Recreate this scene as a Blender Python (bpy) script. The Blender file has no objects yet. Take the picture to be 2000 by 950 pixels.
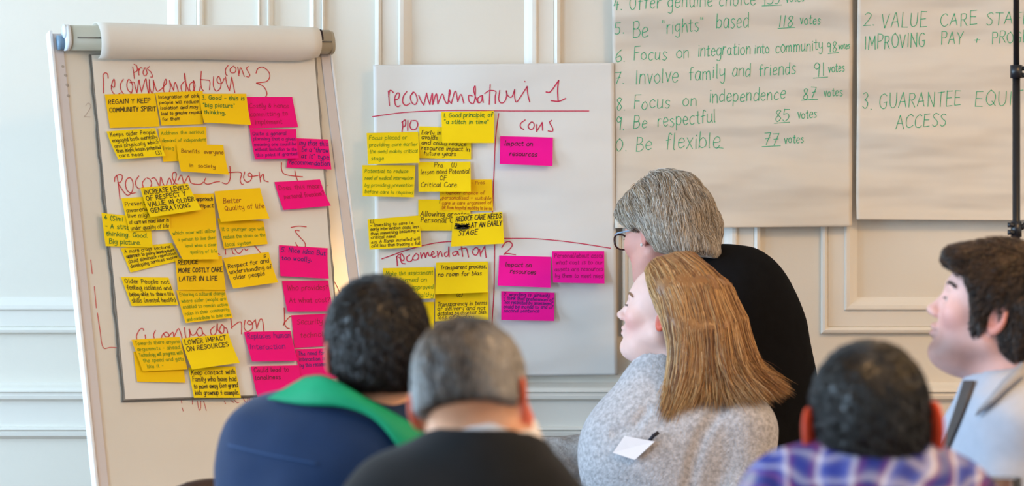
import bpy, math, random
import numpy as np
from mathutils import Vector, Matrix

random.seed(7)
RNG = np.random.default_rng(7)
FPX, CZ, DW = 5400.0, 1.27, 6.80        # focal length in px of a 2000 px wide frame, eye height, distance of the wall

# ------------------------------------------------------------------ camera, world, lights, exposure
sc = bpy.context.scene
C = bpy.context.scene.collection
cam_d = bpy.data.cameras.new('camera')
cam = bpy.data.objects.new('camera', cam_d)
C.objects.link(cam)
cam.location = (0, 0, CZ)
cam.rotation_euler = (math.pi / 2, 0, 0)
cam_d.sensor_width = 36.0
cam_d.lens = 36.0 * FPX / 2000.0
cam_d.clip_start = 0.05
cam_d.dof.use_dof = True
cam_d.dof.focus_distance = 6.55
cam_d.dof.aperture_fstop = 3.4
sc.camera = cam

world = bpy.data.worlds.new('sky')
sc.world = world
world.use_nodes = True
wb = world.node_tree.nodes['Background']
wb.inputs['Color'].default_value = (0.70, 0.83, 1.0, 1)
wb.inputs['Strength'].default_value = 0.8

sc.view_settings.view_transform = 'Standard'
sc.view_settings.look = 'None'
sc.view_settings.gamma = 1.0
sc.view_settings.use_curve_mapping = False
sc.view_settings.exposure = 0.17


def area_light(name, loc, target, sx, sy, power, color, spread=180):
    l = bpy.data.lights.new(name, 'AREA')
    l.shape = 'RECTANGLE'
    l.size, l.size_y = sx, sy
    l.energy = power
    l.color = color
    l.spread = math.radians(spread)
    o = bpy.data.objects.new(name, l)
    o.location = loc
    o.rotation_euler = (Vector(target) - Vector(loc)).to_track_quat('-Z', 'Z').to_euler()
    C.objects.link(o)
    return o


# daylight through the two windows in the left wall
area_light('window_daylight', (-4.90, 5.05, 1.60), (0, 5.05, 1.60), 2.7, 1.9, 212, (0.52, 0.755, 1.0))
area_light('window_daylight', (-4.90, 1.40, 1.60), (0, 1.40, 1.60), 2.4, 1.9, 172, (0.52, 0.755, 1.0))
# warm ceiling lamps of the room
for lx, ly, pw in ((2.0, 4.3, 44), (0.30, 3.6, 11), (1.9, 2.2, 30)):
    area_light('ceiling_lamp_light', (lx, ly, 2.90), (lx, ly, 0), 0.55, 0.55, pw, (1.0, 0.58, 0.23))


# ------------------------------------------------------------------ helpers
def S(r, g, b):
    f = lambda c: (c / 255 / 12.92) if c / 255 <= 0.04045 else ((c / 255 + 0.055) / 1.055) ** 2.4
    return (f(r), f(g), f(b))


def P(u, v, d):
    return np.array([(u - 1000) / FPX * d, d, CZ - (v - 475) / FPX * d])


def material(name, col, rough=0.6, var=0.0, vscale=8.0, bump=0.0, bscale=60.0, spec=0.3, attr=None,
             metal=0.0, sheen=0.0, stretch=None, trans=0.0, sss=0.0, detail=4.0, bdet=5.0, bdist=.01):
    m = bpy.data.materials.new(name)
    m.use_nodes = True
    nt = m.node_tree
    b = nt.nodes['Principled BSDF']
    b.inputs['Roughness'].default_value = rough
    b.inputs['Specular IOR Level'].default_value = spec
    b.inputs['Metallic'].default_value = metal
    b.inputs['Sheen Weight'].default_value = sheen
    b.inputs['Transmission Weight'].default_value = trans
    if sss:
        b.inputs['Subsurface Weight'].default_value = sss
        b.inputs['Subsurface Radius'].default_value = (0.012, 0.005, 0.003)
        b.inputs['Subsurface Scale'].default_value = 1.0
    tc = nt.nodes.new('ShaderNodeTexCoord')
    src = tc.outputs['Object']
    if stretch:
        mp = nt.nodes.new('ShaderNodeMapping')
        mp.inputs['Scale'].default_value = stretch
        nt.links.new(src, mp.inputs['Vector'])
        src = mp.outputs['Vector']
    nz = nt.nodes.new('ShaderNodeTexNoise')
    nz.inputs['Scale'].default_value = vscale
    nz.inputs['Detail'].default_value = detail
    nt.links.new(src, nz.inputs['Vector'])
    mix = nt.nodes.new('ShaderNodeMix')
    mix.data_type = 'RGBA'
    mix.blend_type = 'MULTIPLY'
    mix.inputs[0].default_value = 1.0
    ramp = nt.nodes.new('ShaderNodeMapRange')
    ramp.inputs['From Min'].default_value = 0.3
    ramp.inputs['From Max'].default_value = 0.7
    ramp.inputs['To Min'].default_value = 1.0 - var
    ramp.inputs['To Max'].default_value = 1.0 + var
    nt.links.new(nz.outputs['Fac'], ramp.inputs['Value'])
    if attr:
        at = nt.nodes.new('ShaderNodeAttribute')
        at.attribute_name = attr
        nt.links.new(at.outputs['Color'], mix.inputs[6])
    else:
        mix.inputs[6].default_value = (*col, 1)
    nt.links.new(ramp.outputs['Result'], mix.inputs[7])
    nt.links.new(mix.outputs[2], b.inputs['Base Color'])
    if bump:
        n2 = nt.nodes.new('ShaderNodeTexNoise')
        n2.inputs['Scale'].default_value = bscale
        n2.inputs['Detail'].default_value = bdet
        nt.links.new(src, n2.inputs['Vector'])
        bp = nt.nodes.new('ShaderNodeBump')
        bp.inputs['Strength'].default_value = bump
        bp.inputs['Distance'].default_value = bdist
        nt.links.new(n2.outputs['Fac'], bp.inputs['Height'])
        nt.links.new(bp.outputs['Normal'], b.inputs['Normal'])
    return m


def add_mesh(name, verts, faces, mat, parent=None, smooth=False, cols=None):
    me = bpy.data.meshes.new(name)
    verts = np.asarray(verts, dtype=np.float64)
    if isinstance(faces, np.ndarray):
        k = faces.shape[1]
        me.vertices.add(len(verts))
        me.vertices.foreach_set('co', verts.astype(np.float32).ravel())
        me.loops.add(faces.size)
        me.loops.foreach_set('vertex_index', faces.astype(np.int32).ravel())
        me.polygons.add(len(faces))
        me.polygons.foreach_set('loop_start', np.arange(0, faces.size, k, dtype=np.int32))
        me.update(calc_edges=True)
        me.validate()
    else:
        me.from_pydata([tuple(v) for v in verts], [], faces)
        me.update()
    if smooth:
        me.polygons.foreach_set('use_smooth', np.ones(len(me.polygons), dtype=bool))
    if cols is not None:
        a = me.color_attributes.new('tint', 'FLOAT_COLOR', 'POINT')
        c4 = np.ones((len(verts), 4), dtype=np.float32)
        c4[:, :3] = cols
        a.data.foreach_set('color', c4.ravel())
    me.materials.append(mat)
    o = bpy.data.objects.new(name, me)
    C.objects.link(o)
    if parent is not None:
        attach(o, parent)
    return o


def attach(o, parent):
    o.parent = parent
    o.matrix_parent_inverse = Matrix.Translation(-Vector(parent.location)) if parent.type == 'EMPTY' else Matrix.Identity(4)


def thing(name, label, cat, loc, group=None):
    o = bpy.data.objects.new(name, None)
    o.empty_display_size = 0.1
    o.location = tuple(loc)
    C.objects.link(o)
    tag(o, label, cat, group)
    return o


def tag(o, label, cat, group=None):
    o['label'] = label
    o['category'] = cat
    if group:
        o['group'] = group
    return o


def structure(o):
    o['kind'] = 'structure'
    return o


def bevel(o, w=0.003, seg=2):
    m = o.modifiers.new('bevel', 'BEVEL')
    m.width = w
    m.segments = seg
    m.limit_method = 'ANGLE'
    return o


def solid(o, t, off=0.0):
    m = o.modifiers.new('solid', 'SOLIDIFY')
    m.thickness = t
    m.offset = off
    return o


def boxv(lo, hi):
    (x0, y0, z0), (x1, y1, z1) = lo, hi
    v = [(x0, y0, z0), (x1, y0, z0), (x1, y1, z0), (x0, y1, z0), (x0, y0, z1), (x1, y0, z1), (x1, y1, z1), (x0, y1, z1)]
    f = [(0, 3, 2, 1), (4, 5, 6, 7), (0, 1, 5, 4), (1, 2, 6, 5), (2, 3, 7, 6), (3, 0, 4, 7)]
    return v, f


def box(name, lo, hi, mat, parent=None, bw=0.0):
    v, f = boxv(lo, hi)
    o = add_mesh(name, v, f, mat, parent)
    if bw:
        bevel(o, bw)
    return o


def tube(name, pts, rad, mat, parent=None, seg=16, cap=True):
    """round tube through points, radius per point or constant"""
    pts = np.asarray(pts, float)
    n = len(pts)
    rad = np.full(n, rad) if np.isscalar(rad) else np.asarray(rad, float)
    V, Fc = [], []
    t0 = pts[1] - pts[0]
    ref = np.array([0, 0, 1.0]) if abs(t0[2]) < 0.9 * np.linalg.norm(t0) else np.array([1.0, 0, 0])
    for i in range(n):
        t = pts[min(i + 1, n - 1)] - pts[max(i - 1, 0)]
        t /= np.linalg.norm(t) + 1e-12
        a = np.cross(t, ref); a /= np.linalg.norm(a) + 1e-12
        b = np.cross(t, a)
        for k in range(seg):
            an = 2 * math.pi * k / seg
            V.append(pts[i] + rad[i] * (math.cos(an) * a + math.sin(an) * b))
    for i in range(n - 1):
        for k in range(seg):
            k2 = (k + 1) % seg
            Fc.append((i * seg + k, i * seg + k2, (i + 1) * seg + k2, (i + 1) * seg + k))
    if cap:
        Fc.append(tuple(range(seg))[::-1])
        Fc.append(tuple((n - 1) * seg + k for k in range(seg)))
    o = add_mesh(name, V, Fc, mat, parent, smooth=True)
    return o


def lathe(name, prof, center, mat, parent=None, seg=32, smooth=True):
    V, Fc = [], []
    cx, cy, cz = center
    for r, z in prof:
        for k in range(seg):
            an = 2 * math.pi * k / seg
            V.append((cx + r * math.cos(an), cy + r * math.sin(an), cz + z))
    for i in range(len(prof) - 1):
        for k in range(seg):
            k2 = (k + 1) % seg
            Fc.append((i * seg + k, i * seg + k2, (i + 1) * seg + k2, (i + 1) * seg + k))
    return add_mesh(name, V, Fc, mat, parent, smooth)


# ------------------------------------------------------------------ the room
M_WALL = material('cream_wall_paint', S(236, 229, 216), 0.42, 0.012, 3, 0.03, 120, spec=0.35)
M_TRIM = material('cream_gloss_paint', S(240, 235, 225), 0.32, 0.01, 5, 0.02, 60, spec=0.4)
M_FLOOR = material('brown_carpet', S(120, 98, 84), 0.9, 0.2, 40, 0.4, 300, stretch=(1, 1, 1))
M_CEIL = material('white_ceiling_paint', S(240, 238, 232), 0.8, 0.01, 3)
M_FRAME = material('white_window_paint', S(238, 240, 240), 0.35, 0.01, 6)
M_GLASS = material('window_glass', (0.95, 0.97, 1.0), 0.02, 0.0, trans=1.0)

XL, XR, YB = -5.00, 3.20, -1.60
structure(box('floor', (XL - .1, YB - .1, -0.06), (XR + .1, DW + .1, 0.0), M_FLOOR))
structure(box('ceiling', (XL - .1, YB - .1, 3.0), (XR + .1, DW + .1, 3.06), M_CEIL))
wall_back = structure(box('wall_back', (XL - .1, DW, 0), (XR + .1, DW + .1, 3.0), M_WALL))
structure(box('wall_right', (XR, YB, 0), (XR + .1, DW, 3.0), M_WALL))
structure(box('wall_front', (XL - .1, YB - .1, 0), (XR + .1, YB, 3.0), M_WALL))


def wall_with_windows():
    ys = [YB, 0.15, 2.65, 3.65, 6.45, DW]
    V, Fc = [], []
    def bx(lo, hi):
        v, f = boxv(lo, hi)
        n = len(V)
        V.extend(v)
        Fc.extend([tuple(i + n for i in q) for q in f])
    for i in range(5):
        if i % 2 == 0:
            bx((XL - .1, ys[i], 0), (XL, ys[i + 1], 3.0))
        else:
            bx((XL - .1, ys[i], 0), (XL, ys[i + 1], 0.6))
            bx((XL - .1, ys[i], 2.6), (XL, ys[i + 1], 3.0))
    w = structure(add_mesh('wall_left', V, Fc, M_WALL))
    for n, (a, b) in enumerate(((ys[1], ys[2]), (ys[3], ys[4]))):
        win = structure(box('window_%d' % (n + 1), (XL - .03, a + .05, .65), (XL - .024, b - .05, 2.55), M_GLASS))
        for nm, lo, hi in (('window_frame', (XL - .07, a, .6), (XL - .02, a + .06, 2.6)),
                           ('window_frame', (XL - .07, b - .06, .6), (XL - .02, b, 2.6)),
                           ('window_frame', (XL - .07, a, 2.54), (XL - .02, b, 2.6)),
                           ('window_frame', (XL - .07, a, .6), (XL - .02, b, .66)),
                           ('window_frame', (XL - .07, (a + b) / 2 - .03, .6), (XL - .02, (a + b) / 2 + .03, 2.6)),
                           ('window_sill', (XL - .02, a - .05, 0.56), (XL + .08, b + .05, .6))):
            box(nm, lo, hi, M_FRAME, win, 0.004)


wall_with_windows()


def wx(u):
    return (u - 1000) / FPX * DW


def wz(v):
    return CZ - (v - 475) / FPX * DW


def panel(u0, u1, v0, v1, k=1.0):
    """mitred moulding frame on the back wall: outer bead, flat band, inner ogee"""
    prof = [(0, 0), (0.000, 0.008), (0.003, 0.014), (0.009, 0.016), (0.015, 0.011), (0.0165, 0.006), (0.018, 0.008), (0.057, 0.008),
            (0.0585, 0.014), (0.062, 0.0155), (0.070, 0.0145), (0.079, 0.009), (0.087, 0.003), (0.090, 0.0)]
    x0, x1, z0, z1 = wx(u0), wx(u1), wz(v1), wz(v0)
    V, Fc = [], []
    for s, h in prof:
        s *= k
        for x, z in ((x0 + s, z0 + s), (x1 - s, z0 + s), (x1 - s, z1 - s), (x0 + s, z1 - s)):
            V.append((x, DW - h, z))
    for i in range(len(prof) - 1):
        for j in range(4):
            j2 = (j + 1) % 4
            Fc.append((i * 4 + j, i * 4 + j2, (i + 1) * 4 + j2, (i + 1) * 4 + j))
    o = add_mesh('panel_moulding', V, Fc, M_TRIM)
    o.parent = wall_back
    return o


panel(-1050, 398, -640, 652)
panel(504, 634, -640, 652, 0.42)
panel(733, 1095, -640, 652)
panel(1213, 1485, -640, 652)
panel(1603, 2420, -640, 652)


def rail(name, prof):
    V, Fc = [], []
    for z, h in prof:
        V += [(XL, DW - h, z), (XR, DW - h, z)]
    for i in range(len(prof) - 1):
        Fc.append((2 * i, 2 * i + 2, 2 * i + 3, 2 * i + 1))
    return structure(add_mesh(name, V, Fc, M_TRIM))


za = wz(757)
rail('trim_1', [(za + .012, 0), (za + .006, .010), (za, .024), (za - .006, .030), (za - .010, .031), (za - .012, .024), (za - .020, .026),
                (za - .027, .025), (za - .031, .018), (za - .034, .009), (wz(833), .008), (wz(835), .020), (wz(839), .023),
                (wz(842), .016), (wz(845), .018), (wz(851), .017), (wz(855), .008), (wz(858), .0)])
rail('baseboard_back', [(.16, 0), (.155, .012), (.14, .018), (.0, .020)])
# ------------------------------------------------------------------ handwriting: a small stroke alphabet
GL = {
 'a': (5, "4.4 4.2 2.5 5 .6 3.5 .6 1.2 2 0 3.7 1 4.4 4.4;4.4 4.6 4.3 1 5 0"),
 'b': (5, ".5 8 .5 0;.5 3.5 2.5 5 4.4 3.5 4 1 2 0 .5 1"),
 'c': (4.4, "4.1 4.3 2.5 5 .6 3.5 .6 1.2 2.2 0 4.2 .8"),
 'd': (5, "4.4 4.2 2.4 5 .6 3.4 .7 1 2.2 0 4.3 1.4;4.5 8 4.5 0"),
 'e': (4.6, ".6 2.6 4.1 3 3.6 4.7 2 5 .6 3.2 .8 .9 2.4 0 4.3 .9"),
 'f': (3.8, "3.8 7.4 2.6 8 1.6 6.5 1.5 0;.2 4.6 3.4 4.8"),
 'F1': (4, "3.6 7.2 2.8 8 1.8 6 1.4 -2 .4 -3;.2 4.4 3.2 4.7"),
 'g': (5, "4.3 4.3 2.4 5 .6 3.5 .8 1.2 2.4 .6 4.3 2;4.4 4.8 4.4 -1.5 2.8 -3 .8 -2.2"),
 'h': (4.8, ".5 8 .5 0;.5 3 2.4 5 4 4 4.2 0"),
 'i': (1.9, "1 5 1 0;1 6.9 1.2 6.6"),
 'j': (2.6, "1.8 5 1.8 -2 .4 -3;1.8 7 2 6.7"),
 'k': (4.4, ".5 8 .5 0;3.8 5 .6 2.2;1.6 3 4 0"),
 'l': (2, ".8 8 .8 .6 1.5 0"),
 'm': (7, ".5 5 .5 0;.5 3.5 2 5 3.2 4 3.3 0;3.3 3.5 4.8 5 6 4 6.2 0"),
 'n': (4.9, ".5 5 .5 0;.5 3.4 2.4 5 4 4 4.2 0"),
 'o': (5, "2.5 5 .6 3.6 .7 1.2 2.5 0 4.3 1.2 4.3 3.6 2.5 5"),
 'p': (5, ".5 5 .5 -3;.5 3.6 2.4 5 4.3 3.6 4 1 2.2 0 .5 1"),
 'q': (5, "4.3 4.2 2.4 5 .6 3.5 .8 1 2.4 0 4.3 1.6;4.4 5 4.4 -3 5 -2.4"),
 'r': (3.6, ".5 5 .5 0;.5 3 1.8 4.8 3.4 4.8"),
 's': (4.2, "3.7 4.4 2.2 5 .8 4 2 2.7 3.7 1.5 2.4 0 .6 .5"),
 't': (3.6, "1.6 7 1.6 .8 2.6 0 3.4 .4;.2 4.8 3.2 5"),
 'u': (4.9, ".5 5 .6 1 2.2 0 4 1.4;4.1 5 4.1 .8 4.8 0"),
 'v': (4.2, ".4 5 2.1 0;2.1 0 3.9 5"),
 'w': (6.4, ".4 5 1.7 0;1.7 0 3.2 4.4;3.2 4.4 4.6 0;4.6 0 6 5"),
 'x': (4.2, ".4 5 3.8 0;3.8 5 .4 0"),
 'y': (4.6, ".5 5 .7 2 2.3 1.2 4 2.6;4.1 5 4 -1.5 2.4 -3 .6 -2.2"),
 'z': (4.4, ".5 5 4 5;4 5 .4 0;.4 0 4.1 0"),
 'A': (6, ".2 0 2.9 8;2.9 8 5.4 0;1.1 3 4.6 3.1"),
 'B': (5.4, ".6 8 .6 0;.6 8 3.4 7.8 4.2 6 3 4.3 .6 4.2;.6 4.2 4 4 4.9 2 3.4 .2 .6 0"),
 'C': (5.6, "5.2 7 3.4 8 1 6.4 .6 3 1.6 .6 3.4 0 5.3 1"),
 'D': (6, ".6 8 .6 0;.6 8 3.6 7.4 5.2 4.6 4.6 1.6 2.8 .2 .6 0"),
 'E': (5, ".6 8 .6 0;.6 8 4.4 8.1;.6 4.2 3.9 4.3;.6 0 4.6 .1"),
 'F': (4.8, ".6 8 .6 0;.6 8 4.6 8.2;.6 4.4 3.8 4.5"),
 'G': (6, "5.2 7 3.4 8 1 6.4 .6 3 1.8 .5 3.8 .1 5.2 1.4 5.2 3.6;3.4 3.6 5.8 3.7"),
 'H': (5.8, ".6 8 .6 0;5 8 5 0;.6 4 5 4.2"),
 'I': (2.2, "1 8 1 0"),
 'J': (4, "3.2 8 3.2 1.4 2 0 .4 .8"),
 'K': (5.2, ".6 8 .6 0;4.8 8 .7 3.6;1.8 4.6 5 0"),
 'L': (4.8, ".6 8 .6 0;.6 0 4.4 .1"),
 'M': (7, ".5 0 1 8;1 8 3.5 2.2;3.5 2.2 5.9 8;5.9 8 6.5 0"),
 'N': (6, ".6 0 .6 8;.6 8 5.2 0;5.2 0 5.2 8"),
 'O': (6.2, "3.1 8 .8 6 .7 2.4 2.8 0 5.2 1.6 5.5 5.4 3.1 8"),
 'P': (5.2, ".6 8 .6 0;.6 8 3.8 7.8 4.7 6 3.4 4.2 .6 4"),
 'Q': (6.4, "3.1 8 .8 6 .7 2.4 2.8 0 5.2 1.6 5.5 5.4 3.1 8;3.6 2 6 -.6"),
 'R': (5.4, ".6 8 .6 0;.6 8 3.8 7.8 4.6 6 3.4 4.3 .6 4.1;2.4 4.1 5 0"),
 'S': (5, "4.6 7 2.8 8 .8 6.6 2 4.6 4.2 3 3.8 .8 2 0 .4 1"),
 'T': (5.4, "2.7 8 2.7 0;.2 7.9 5.2 8.1"),
 'U': (5.8, ".6 8 .7 2 2.6 0 4.8 1.6 5 8"),
 'V': (5.6, ".3 8 2.7 0;2.7 0 5.2 8"),
 'W': (7.6, ".3 8 2 0;2 0 3.8 6;3.8 6 5.4 0;5.4 0 7.2 8"),
 'X': (5.4, ".4 8 5 0;5 8 .4 0"),
 'Y': (5.2, ".3 8 2.6 4;4.9 8 2.6 4;2.6 4 2.4 0"),
 'Z': (5.2, ".5 8 4.7 8;4.7 8 .4 0;.4 0 4.9 0"),
 '0': (5, "2.5 8 .7 5.8 .7 2.2 2.5 0 4.3 2.2 4.3 5.8 2.5 8"),
 '1': (2.4, "1.2 8 1.2 0"),
 '2': (5, ".8 6.4 2.4 8 4.2 6.4 3 3.4 .5 0;.5 0 4.6 .2"),
 '3': (4.8, ".8 7.2 2.6 8 4 6.4 2.2 4.4;2.2 4.4 4.2 3 3.6 .6 2 0 .4 1"),
 '4': (5, "3 8 .6 3;.6 3 4.7 3.2;3.4 5 3.2 0"),
 '5': (4.8, "4.4 8 1 8;1 8 .8 4.6;.8 4.6 3 5 4.3 3 3.4 .6 1.6 0 .4 .8"),
 '6': (4.8, "3.8 8 1.4 5.4 .6 2.4 2 0 4.2 1.4 3.4 3.8 1 3"),
 '7': (4.6, ".4 8 4.4 8;4.4 8 1.8 0;1.4 4.2 4 4.3"),
 '8': (4.8, "4 7 2.4 8 .9 6.6 2.4 4.4 4.2 2.2 2.4 0 .7 1.8 2.4 4.2 4 7"),
 '9': (4.8, "4 6.6 2.2 8 .7 6 2 4.4 3.9 5.6 4.1 7;4.1 7 3.6 0"),
 '.': (1.8, ".7 .3 1 0"), ',': (1.8, "1 .4 .6 -1.2"), '-': (4, ".6 3 3.4 3.1"), '+': (5, ".6 3 4.4 3.1;2.5 5 2.5 1"),
 '"': (3, ".8 8 .7 6.6;2 8 1.9 6.6"), "'": (1.5, ".8 8 .7 6.6"), '(': (2.6, "2.2 8.4 .8 6 .8 2 2.2 -.6"),
 ')': (2.6, ".4 8.4 1.8 6 1.8 2 .4 -.6"), '?': (4.4, ".6 6.6 2.2 8 3.8 6.6 2 3.8 2 2.2;2 .3 2.1 0"),
 '/': (3.4, ".2 -.6 3 8.4"), ' ': (3.2, ""), '&': (5, "4.6 0 1.2 6 2.4 8 3.6 6.4 .8 2.6 1.4 .4 3.2 .6 4.8 3.4"),
}


def catmull(pts, n=4):
    pts = np.asarray(pts, float)
    if len(pts) < 3:
        return pts
    out = []
    q = np.vstack([pts[0] * 2 - pts[1], pts, pts[-1] * 2 - pts[-2]])
    for i in range(1, len(q) - 2):
        for k in range(n):
            t = k / n
            out.append(0.5 * (2 * q[i] + (q[i + 1] - q[i - 1]) * t + (2 * q[i - 1] - 5 * q[i] + 4 * q[i + 1] - q[i + 2]) * t * t
                              + (3 * q[i] - q[i - 1] - 3 * q[i + 1] + q[i + 2]) * t ** 3))
    out.append(pts[-1])
    return np.array(out)


def glyph_strokes(text, slant=0.14, jit=0.38, gap=0.9):
    """strokes of a line of text in glyph units (cap height 8), and its width"""
    x, out = 0.0, []
    for ch in text:
        w, s = GL.get(ch, GL['-'])
        dy = random.uniform(-jit, jit)
        ks = 1 + random.uniform(-.07, .07)
        if s:
            for st in s.split(';'):
                n = [float(a) for a in st.split()]
                p = np.array(n).reshape(-1, 2)
                p = p + np.random.default_rng(random.randrange(1 << 30)).normal(0, jit * .35, p.shape)
                p = catmull(p)
                q = p * ks
                q[:, 1] += dy
                q[:, 0] += x + q[:, 1] * slant
                out.append(q)
        x += w + gap
    return out, x


def strip_mesh(strokes, mapper, width):
    """flat ink ribbons: strokes in metric 2D, mapper turns (N,2) into (N,3)"""
    V, Fc = [], []
    n0 = 0
    for p in strokes:
        if len(p) < 2:
            continue
        t = np.gradient(p, axis=0)
        t /= np.linalg.norm(t, axis=1, keepdims=True) + 1e-12
        nrm = np.stack([-t[:, 1], t[:, 0]], 1) * width / 2
        p = p.copy()
        p[0] -= t[0] * width * .4
        p[-1] += t[-1] * width * .4
        L, R = mapper(p + nrm), mapper(p - nrm)
        k = len(p)
        V.append(L)
        V.append(R)
        i = np.arange(k - 1)
        Fc.append(np.stack([n0 + i, n0 + k + i, n0 + k + i + 1, n0 + i + 1], 1))
        n0 += 2 * k
    return np.vstack(V), np.vstack(Fc)


INKS = {}


def ink(col, rough=0.5):
    if col not in INKS:
        INKS[col] = material('ink_%s' % len(INKS), S(*col), rough, 0.12, 90)
    return INKS[col]


RED, GREEN, BLACK, DGREEN = (214, 44, 62), (30, 172, 122), (28, 26, 26), (16, 116, 44)
OLIVE, BROWN, BLUE, MAROON, PURPLE = (92, 140, 20), (120, 62, 12), (38, 22, 120), (168, 0, 62), (96, 10, 110)


class Plane:
    """a flat surface in the room, addressed in metres (a along, b up) or through a picture point"""
    def __init__(s, O, ex, ey, disp=None):
        s.O, s.ex, s.ey = np.asarray(O, float), np.asarray(ex, float), np.asarray(ey, float)
        s.n = np.cross(s.ex, s.ey)
        if s.n[1] > 0:
            s.n = -s.n
        s.disp = disp or (lambda a, b: np.zeros_like(a))

    def hit(s, uv):
        uv = np.atleast_2d(np.asarray(uv, float))
        dirs = np.stack([(uv[:, 0] - 1000) / FPX, np.ones(len(uv)), -(uv[:, 1] - 475) / FPX], 1)
        o = np.array([0, 0, CZ])
        t = ((s.O - o) @ s.n) / (dirs @ s.n)
        q = o + dirs * t[:, None] - s.O
        return np.stack([q @ s.ex, q @ s.ey], 1)

    def pt(s, ab, off=0.0):
        ab = np.atleast_2d(ab)
        h = s.disp(ab[:, 0], ab[:, 1]) + off
        return s.O + ab[:, :1] * s.ex + ab[:, 1:] * s.ey + h[:, None] * s.n


def writing(parent, plane, items, col, width, off=0.0008, name='handwriting'):
    """items: (text, (u0,v0), (u1,v1), cap height in px[, slant]) written along the baseline from point to point; or a list of points: a drawn line"""
    for it in items:
        st = []
        if isinstance(it, list):
            st.append(catmull(plane.hit(it), 6))
        else:
            text, a, b, cap = it[:4]
            sl = it[4] if len(it) > 4 else 0.12
            gs, w = glyph_strokes(text, slant=sl)
            a, b = np.array(a, float), np.array(b, float)
            ax = (b - a) / w
            perp = np.array([ax[1], -ax[0]])
            perp = perp / (np.linalg.norm(perp) + 1e-9) * cap / 8
            if perp[1] > 0:
                perp = -perp
            for g in gs:
                st.append(plane.hit(a + g[:, :1] * ax + g[:, 1:] * perp))
        V, Fc = strip_mesh(st, lambda p: plane.pt(p, off), width)
        nm = name if not (isinstance(it, list) and name == 'handwriting') else 'drawn_line'
        add_mesh(nm, V, Fc, ink(col), parent)


def scrawl(parent, plane, off, scale, strokes, col, width, name='heading'):
    """a word in loose joined-up handwriting, stroke by stroke"""
    st = []
    for t in strokes.split(';'):
        q = np.array([float(x) for x in t.replace(',', ' ').split()]).reshape(-1, 2)
        st.append(catmull(plane.hit(q / scale + np.array(off, float)), 5))
    V, Fc = strip_mesh(st, lambda p: plane.pt(p, .0008), width)
    return add_mesh(name, V, Fc, ink(col), parent)


def paper_grid(name, plane, corners_ab, nx, ny, mat, parent=None, off=0.0):
    TL, TR, BR, BL = [np.asarray(c, float) for c in corners_ab]
    s, t = np.meshgrid(np.linspace(0, 1, nx + 1), np.linspace(0, 1, ny + 1))
    s, t = s.ravel()[:, None], t.ravel()[:, None]
    ab = (TL * (1 - s) + TR * s) * (1 - t) + (BL * (1 - s) + BR * s) * t
    V = plane.pt(ab, off)
    i, j = np.meshgrid(np.arange(nx), np.arange(ny))
    k = (j * (nx + 1) + i).ravel()
    Fc = np.stack([k, k + nx + 1, k + nx + 2, k + 1], 1)
    return add_mesh(name, V, Fc, mat, parent, smooth=True)


M_PAPER = material('white_flipchart_paper', S(232, 230, 226), 0.62, 0.02, 6, 0.05, 30, spec=0.25)
M_PAPER2 = material('cream_flipchart_paper', S(234, 226, 214), 0.55, 0.02, 6, 0.05, 30, spec=0.3)
M_PAPER3 = material('creased_cream_paper', S(224, 214, 200), 0.5, 0.02, 6, 0.8, 6.0, spec=0.3, stretch=(.45, .45, 1.7), bdet=1.5, bdist=.06)
M_PAPER4 = material('creased_white_paper', S(232, 230, 226), 0.55, 0.02, 6, 0.5, 5.0, spec=0.3, stretch=(.6, .6, 1.6), bdet=1.5, bdist=.035)
M_YELLOW = material('yellow_note_paper', S(255, 218, 4), 0.6, 0.025, 14, 0.02, 40, spec=0.2)
M_YELLOW2 = material('golden_note_paper', S(255, 204, 2), 0.6, 0.025, 14, 0.02, 40, spec=0.2)
M_PINK = material('hot_pink_note_paper', S(252, 0, 126), 0.6, 0.025, 14, 0.02, 40, spec=0.2)
M_PINK2 = material('magenta_note_paper', S(252, 8, 156), 0.6, 0.025, 14, 0.02, 40, spec=0.2)


def ripple(amp_h, seed, fine=1.0, bottom=None):
    r = np.random.default_rng(seed)
    ks = [(r.uniform(10, 34), r.uniform(-6, 6), r.uniform(0, 6.3), r.uniform(.3, 1)) for _ in range(7)]
    def f(a, b):
        h = np.zeros_like(a)
        for fy, fx, ph, am in ks:
            h = h + am * np.sin(fy * b + fx * a + ph + 1.2 * np.sin(3.1 * a + ph))
        h = h + .9 * np.abs(np.sin(11 * b + 2.2 * np.sin(2.3 * a + 1) + ks[0][2])) - .8 * np.abs(np.sin(7.3 * b - 1.1 * a + ks[1][2]))
        h = amp_h * (1.8 + h / 2.6 * fine)
        if bottom is not None:
            h = h + 0.012 * np.exp(-np.maximum(b - bottom, 0) / 0.03)
        return h
    return f


def wall_sheet(label, corners_px, off, seed, amp, mat, group, lift=0.0):
    pl = Plane((0, DW - off, CZ), (1, 0, 0), (0, 0, 1))
    ab = pl.hit(corners_px)
    pl.disp = ripple(amp, seed, bottom=ab[:, 1].min() if lift else None)
    o = paper_grid('flipchart_sheet', pl, ab, 60, 120, mat)
    tag(o, label, 'paper sheet', group)
    solid(o, 0.0004)
    return o, pl


GSH = 'big paper sheets taped on the wall'
sheet1, PL1 = wall_sheet('white paper sheet headed recommendation 1 and 2 in red with sticky notes', [(729, 127), (1199, 123), (1206, 733), (736, 738)], 0.030, 3, 0.0012, M_PAPER4, GSH)
sheet2, PL2 = wall_sheet('cream paper sheet with a numbered green list of votes', [(1193, -140), (1665, -143), (1663, 443), (1201, 446)], 0.024, 5, 0.0024, M_PAPER3, GSH, 1)
sheet3, PL3 = wall_sheet('creased cream paper sheet in green capitals beside the black pole', [(1675, -150), (2150, -150), (2146, 432), (1671, 429)], 0.022, 11, 0.0046, M_PAPER3, GSH, 1)

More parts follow.
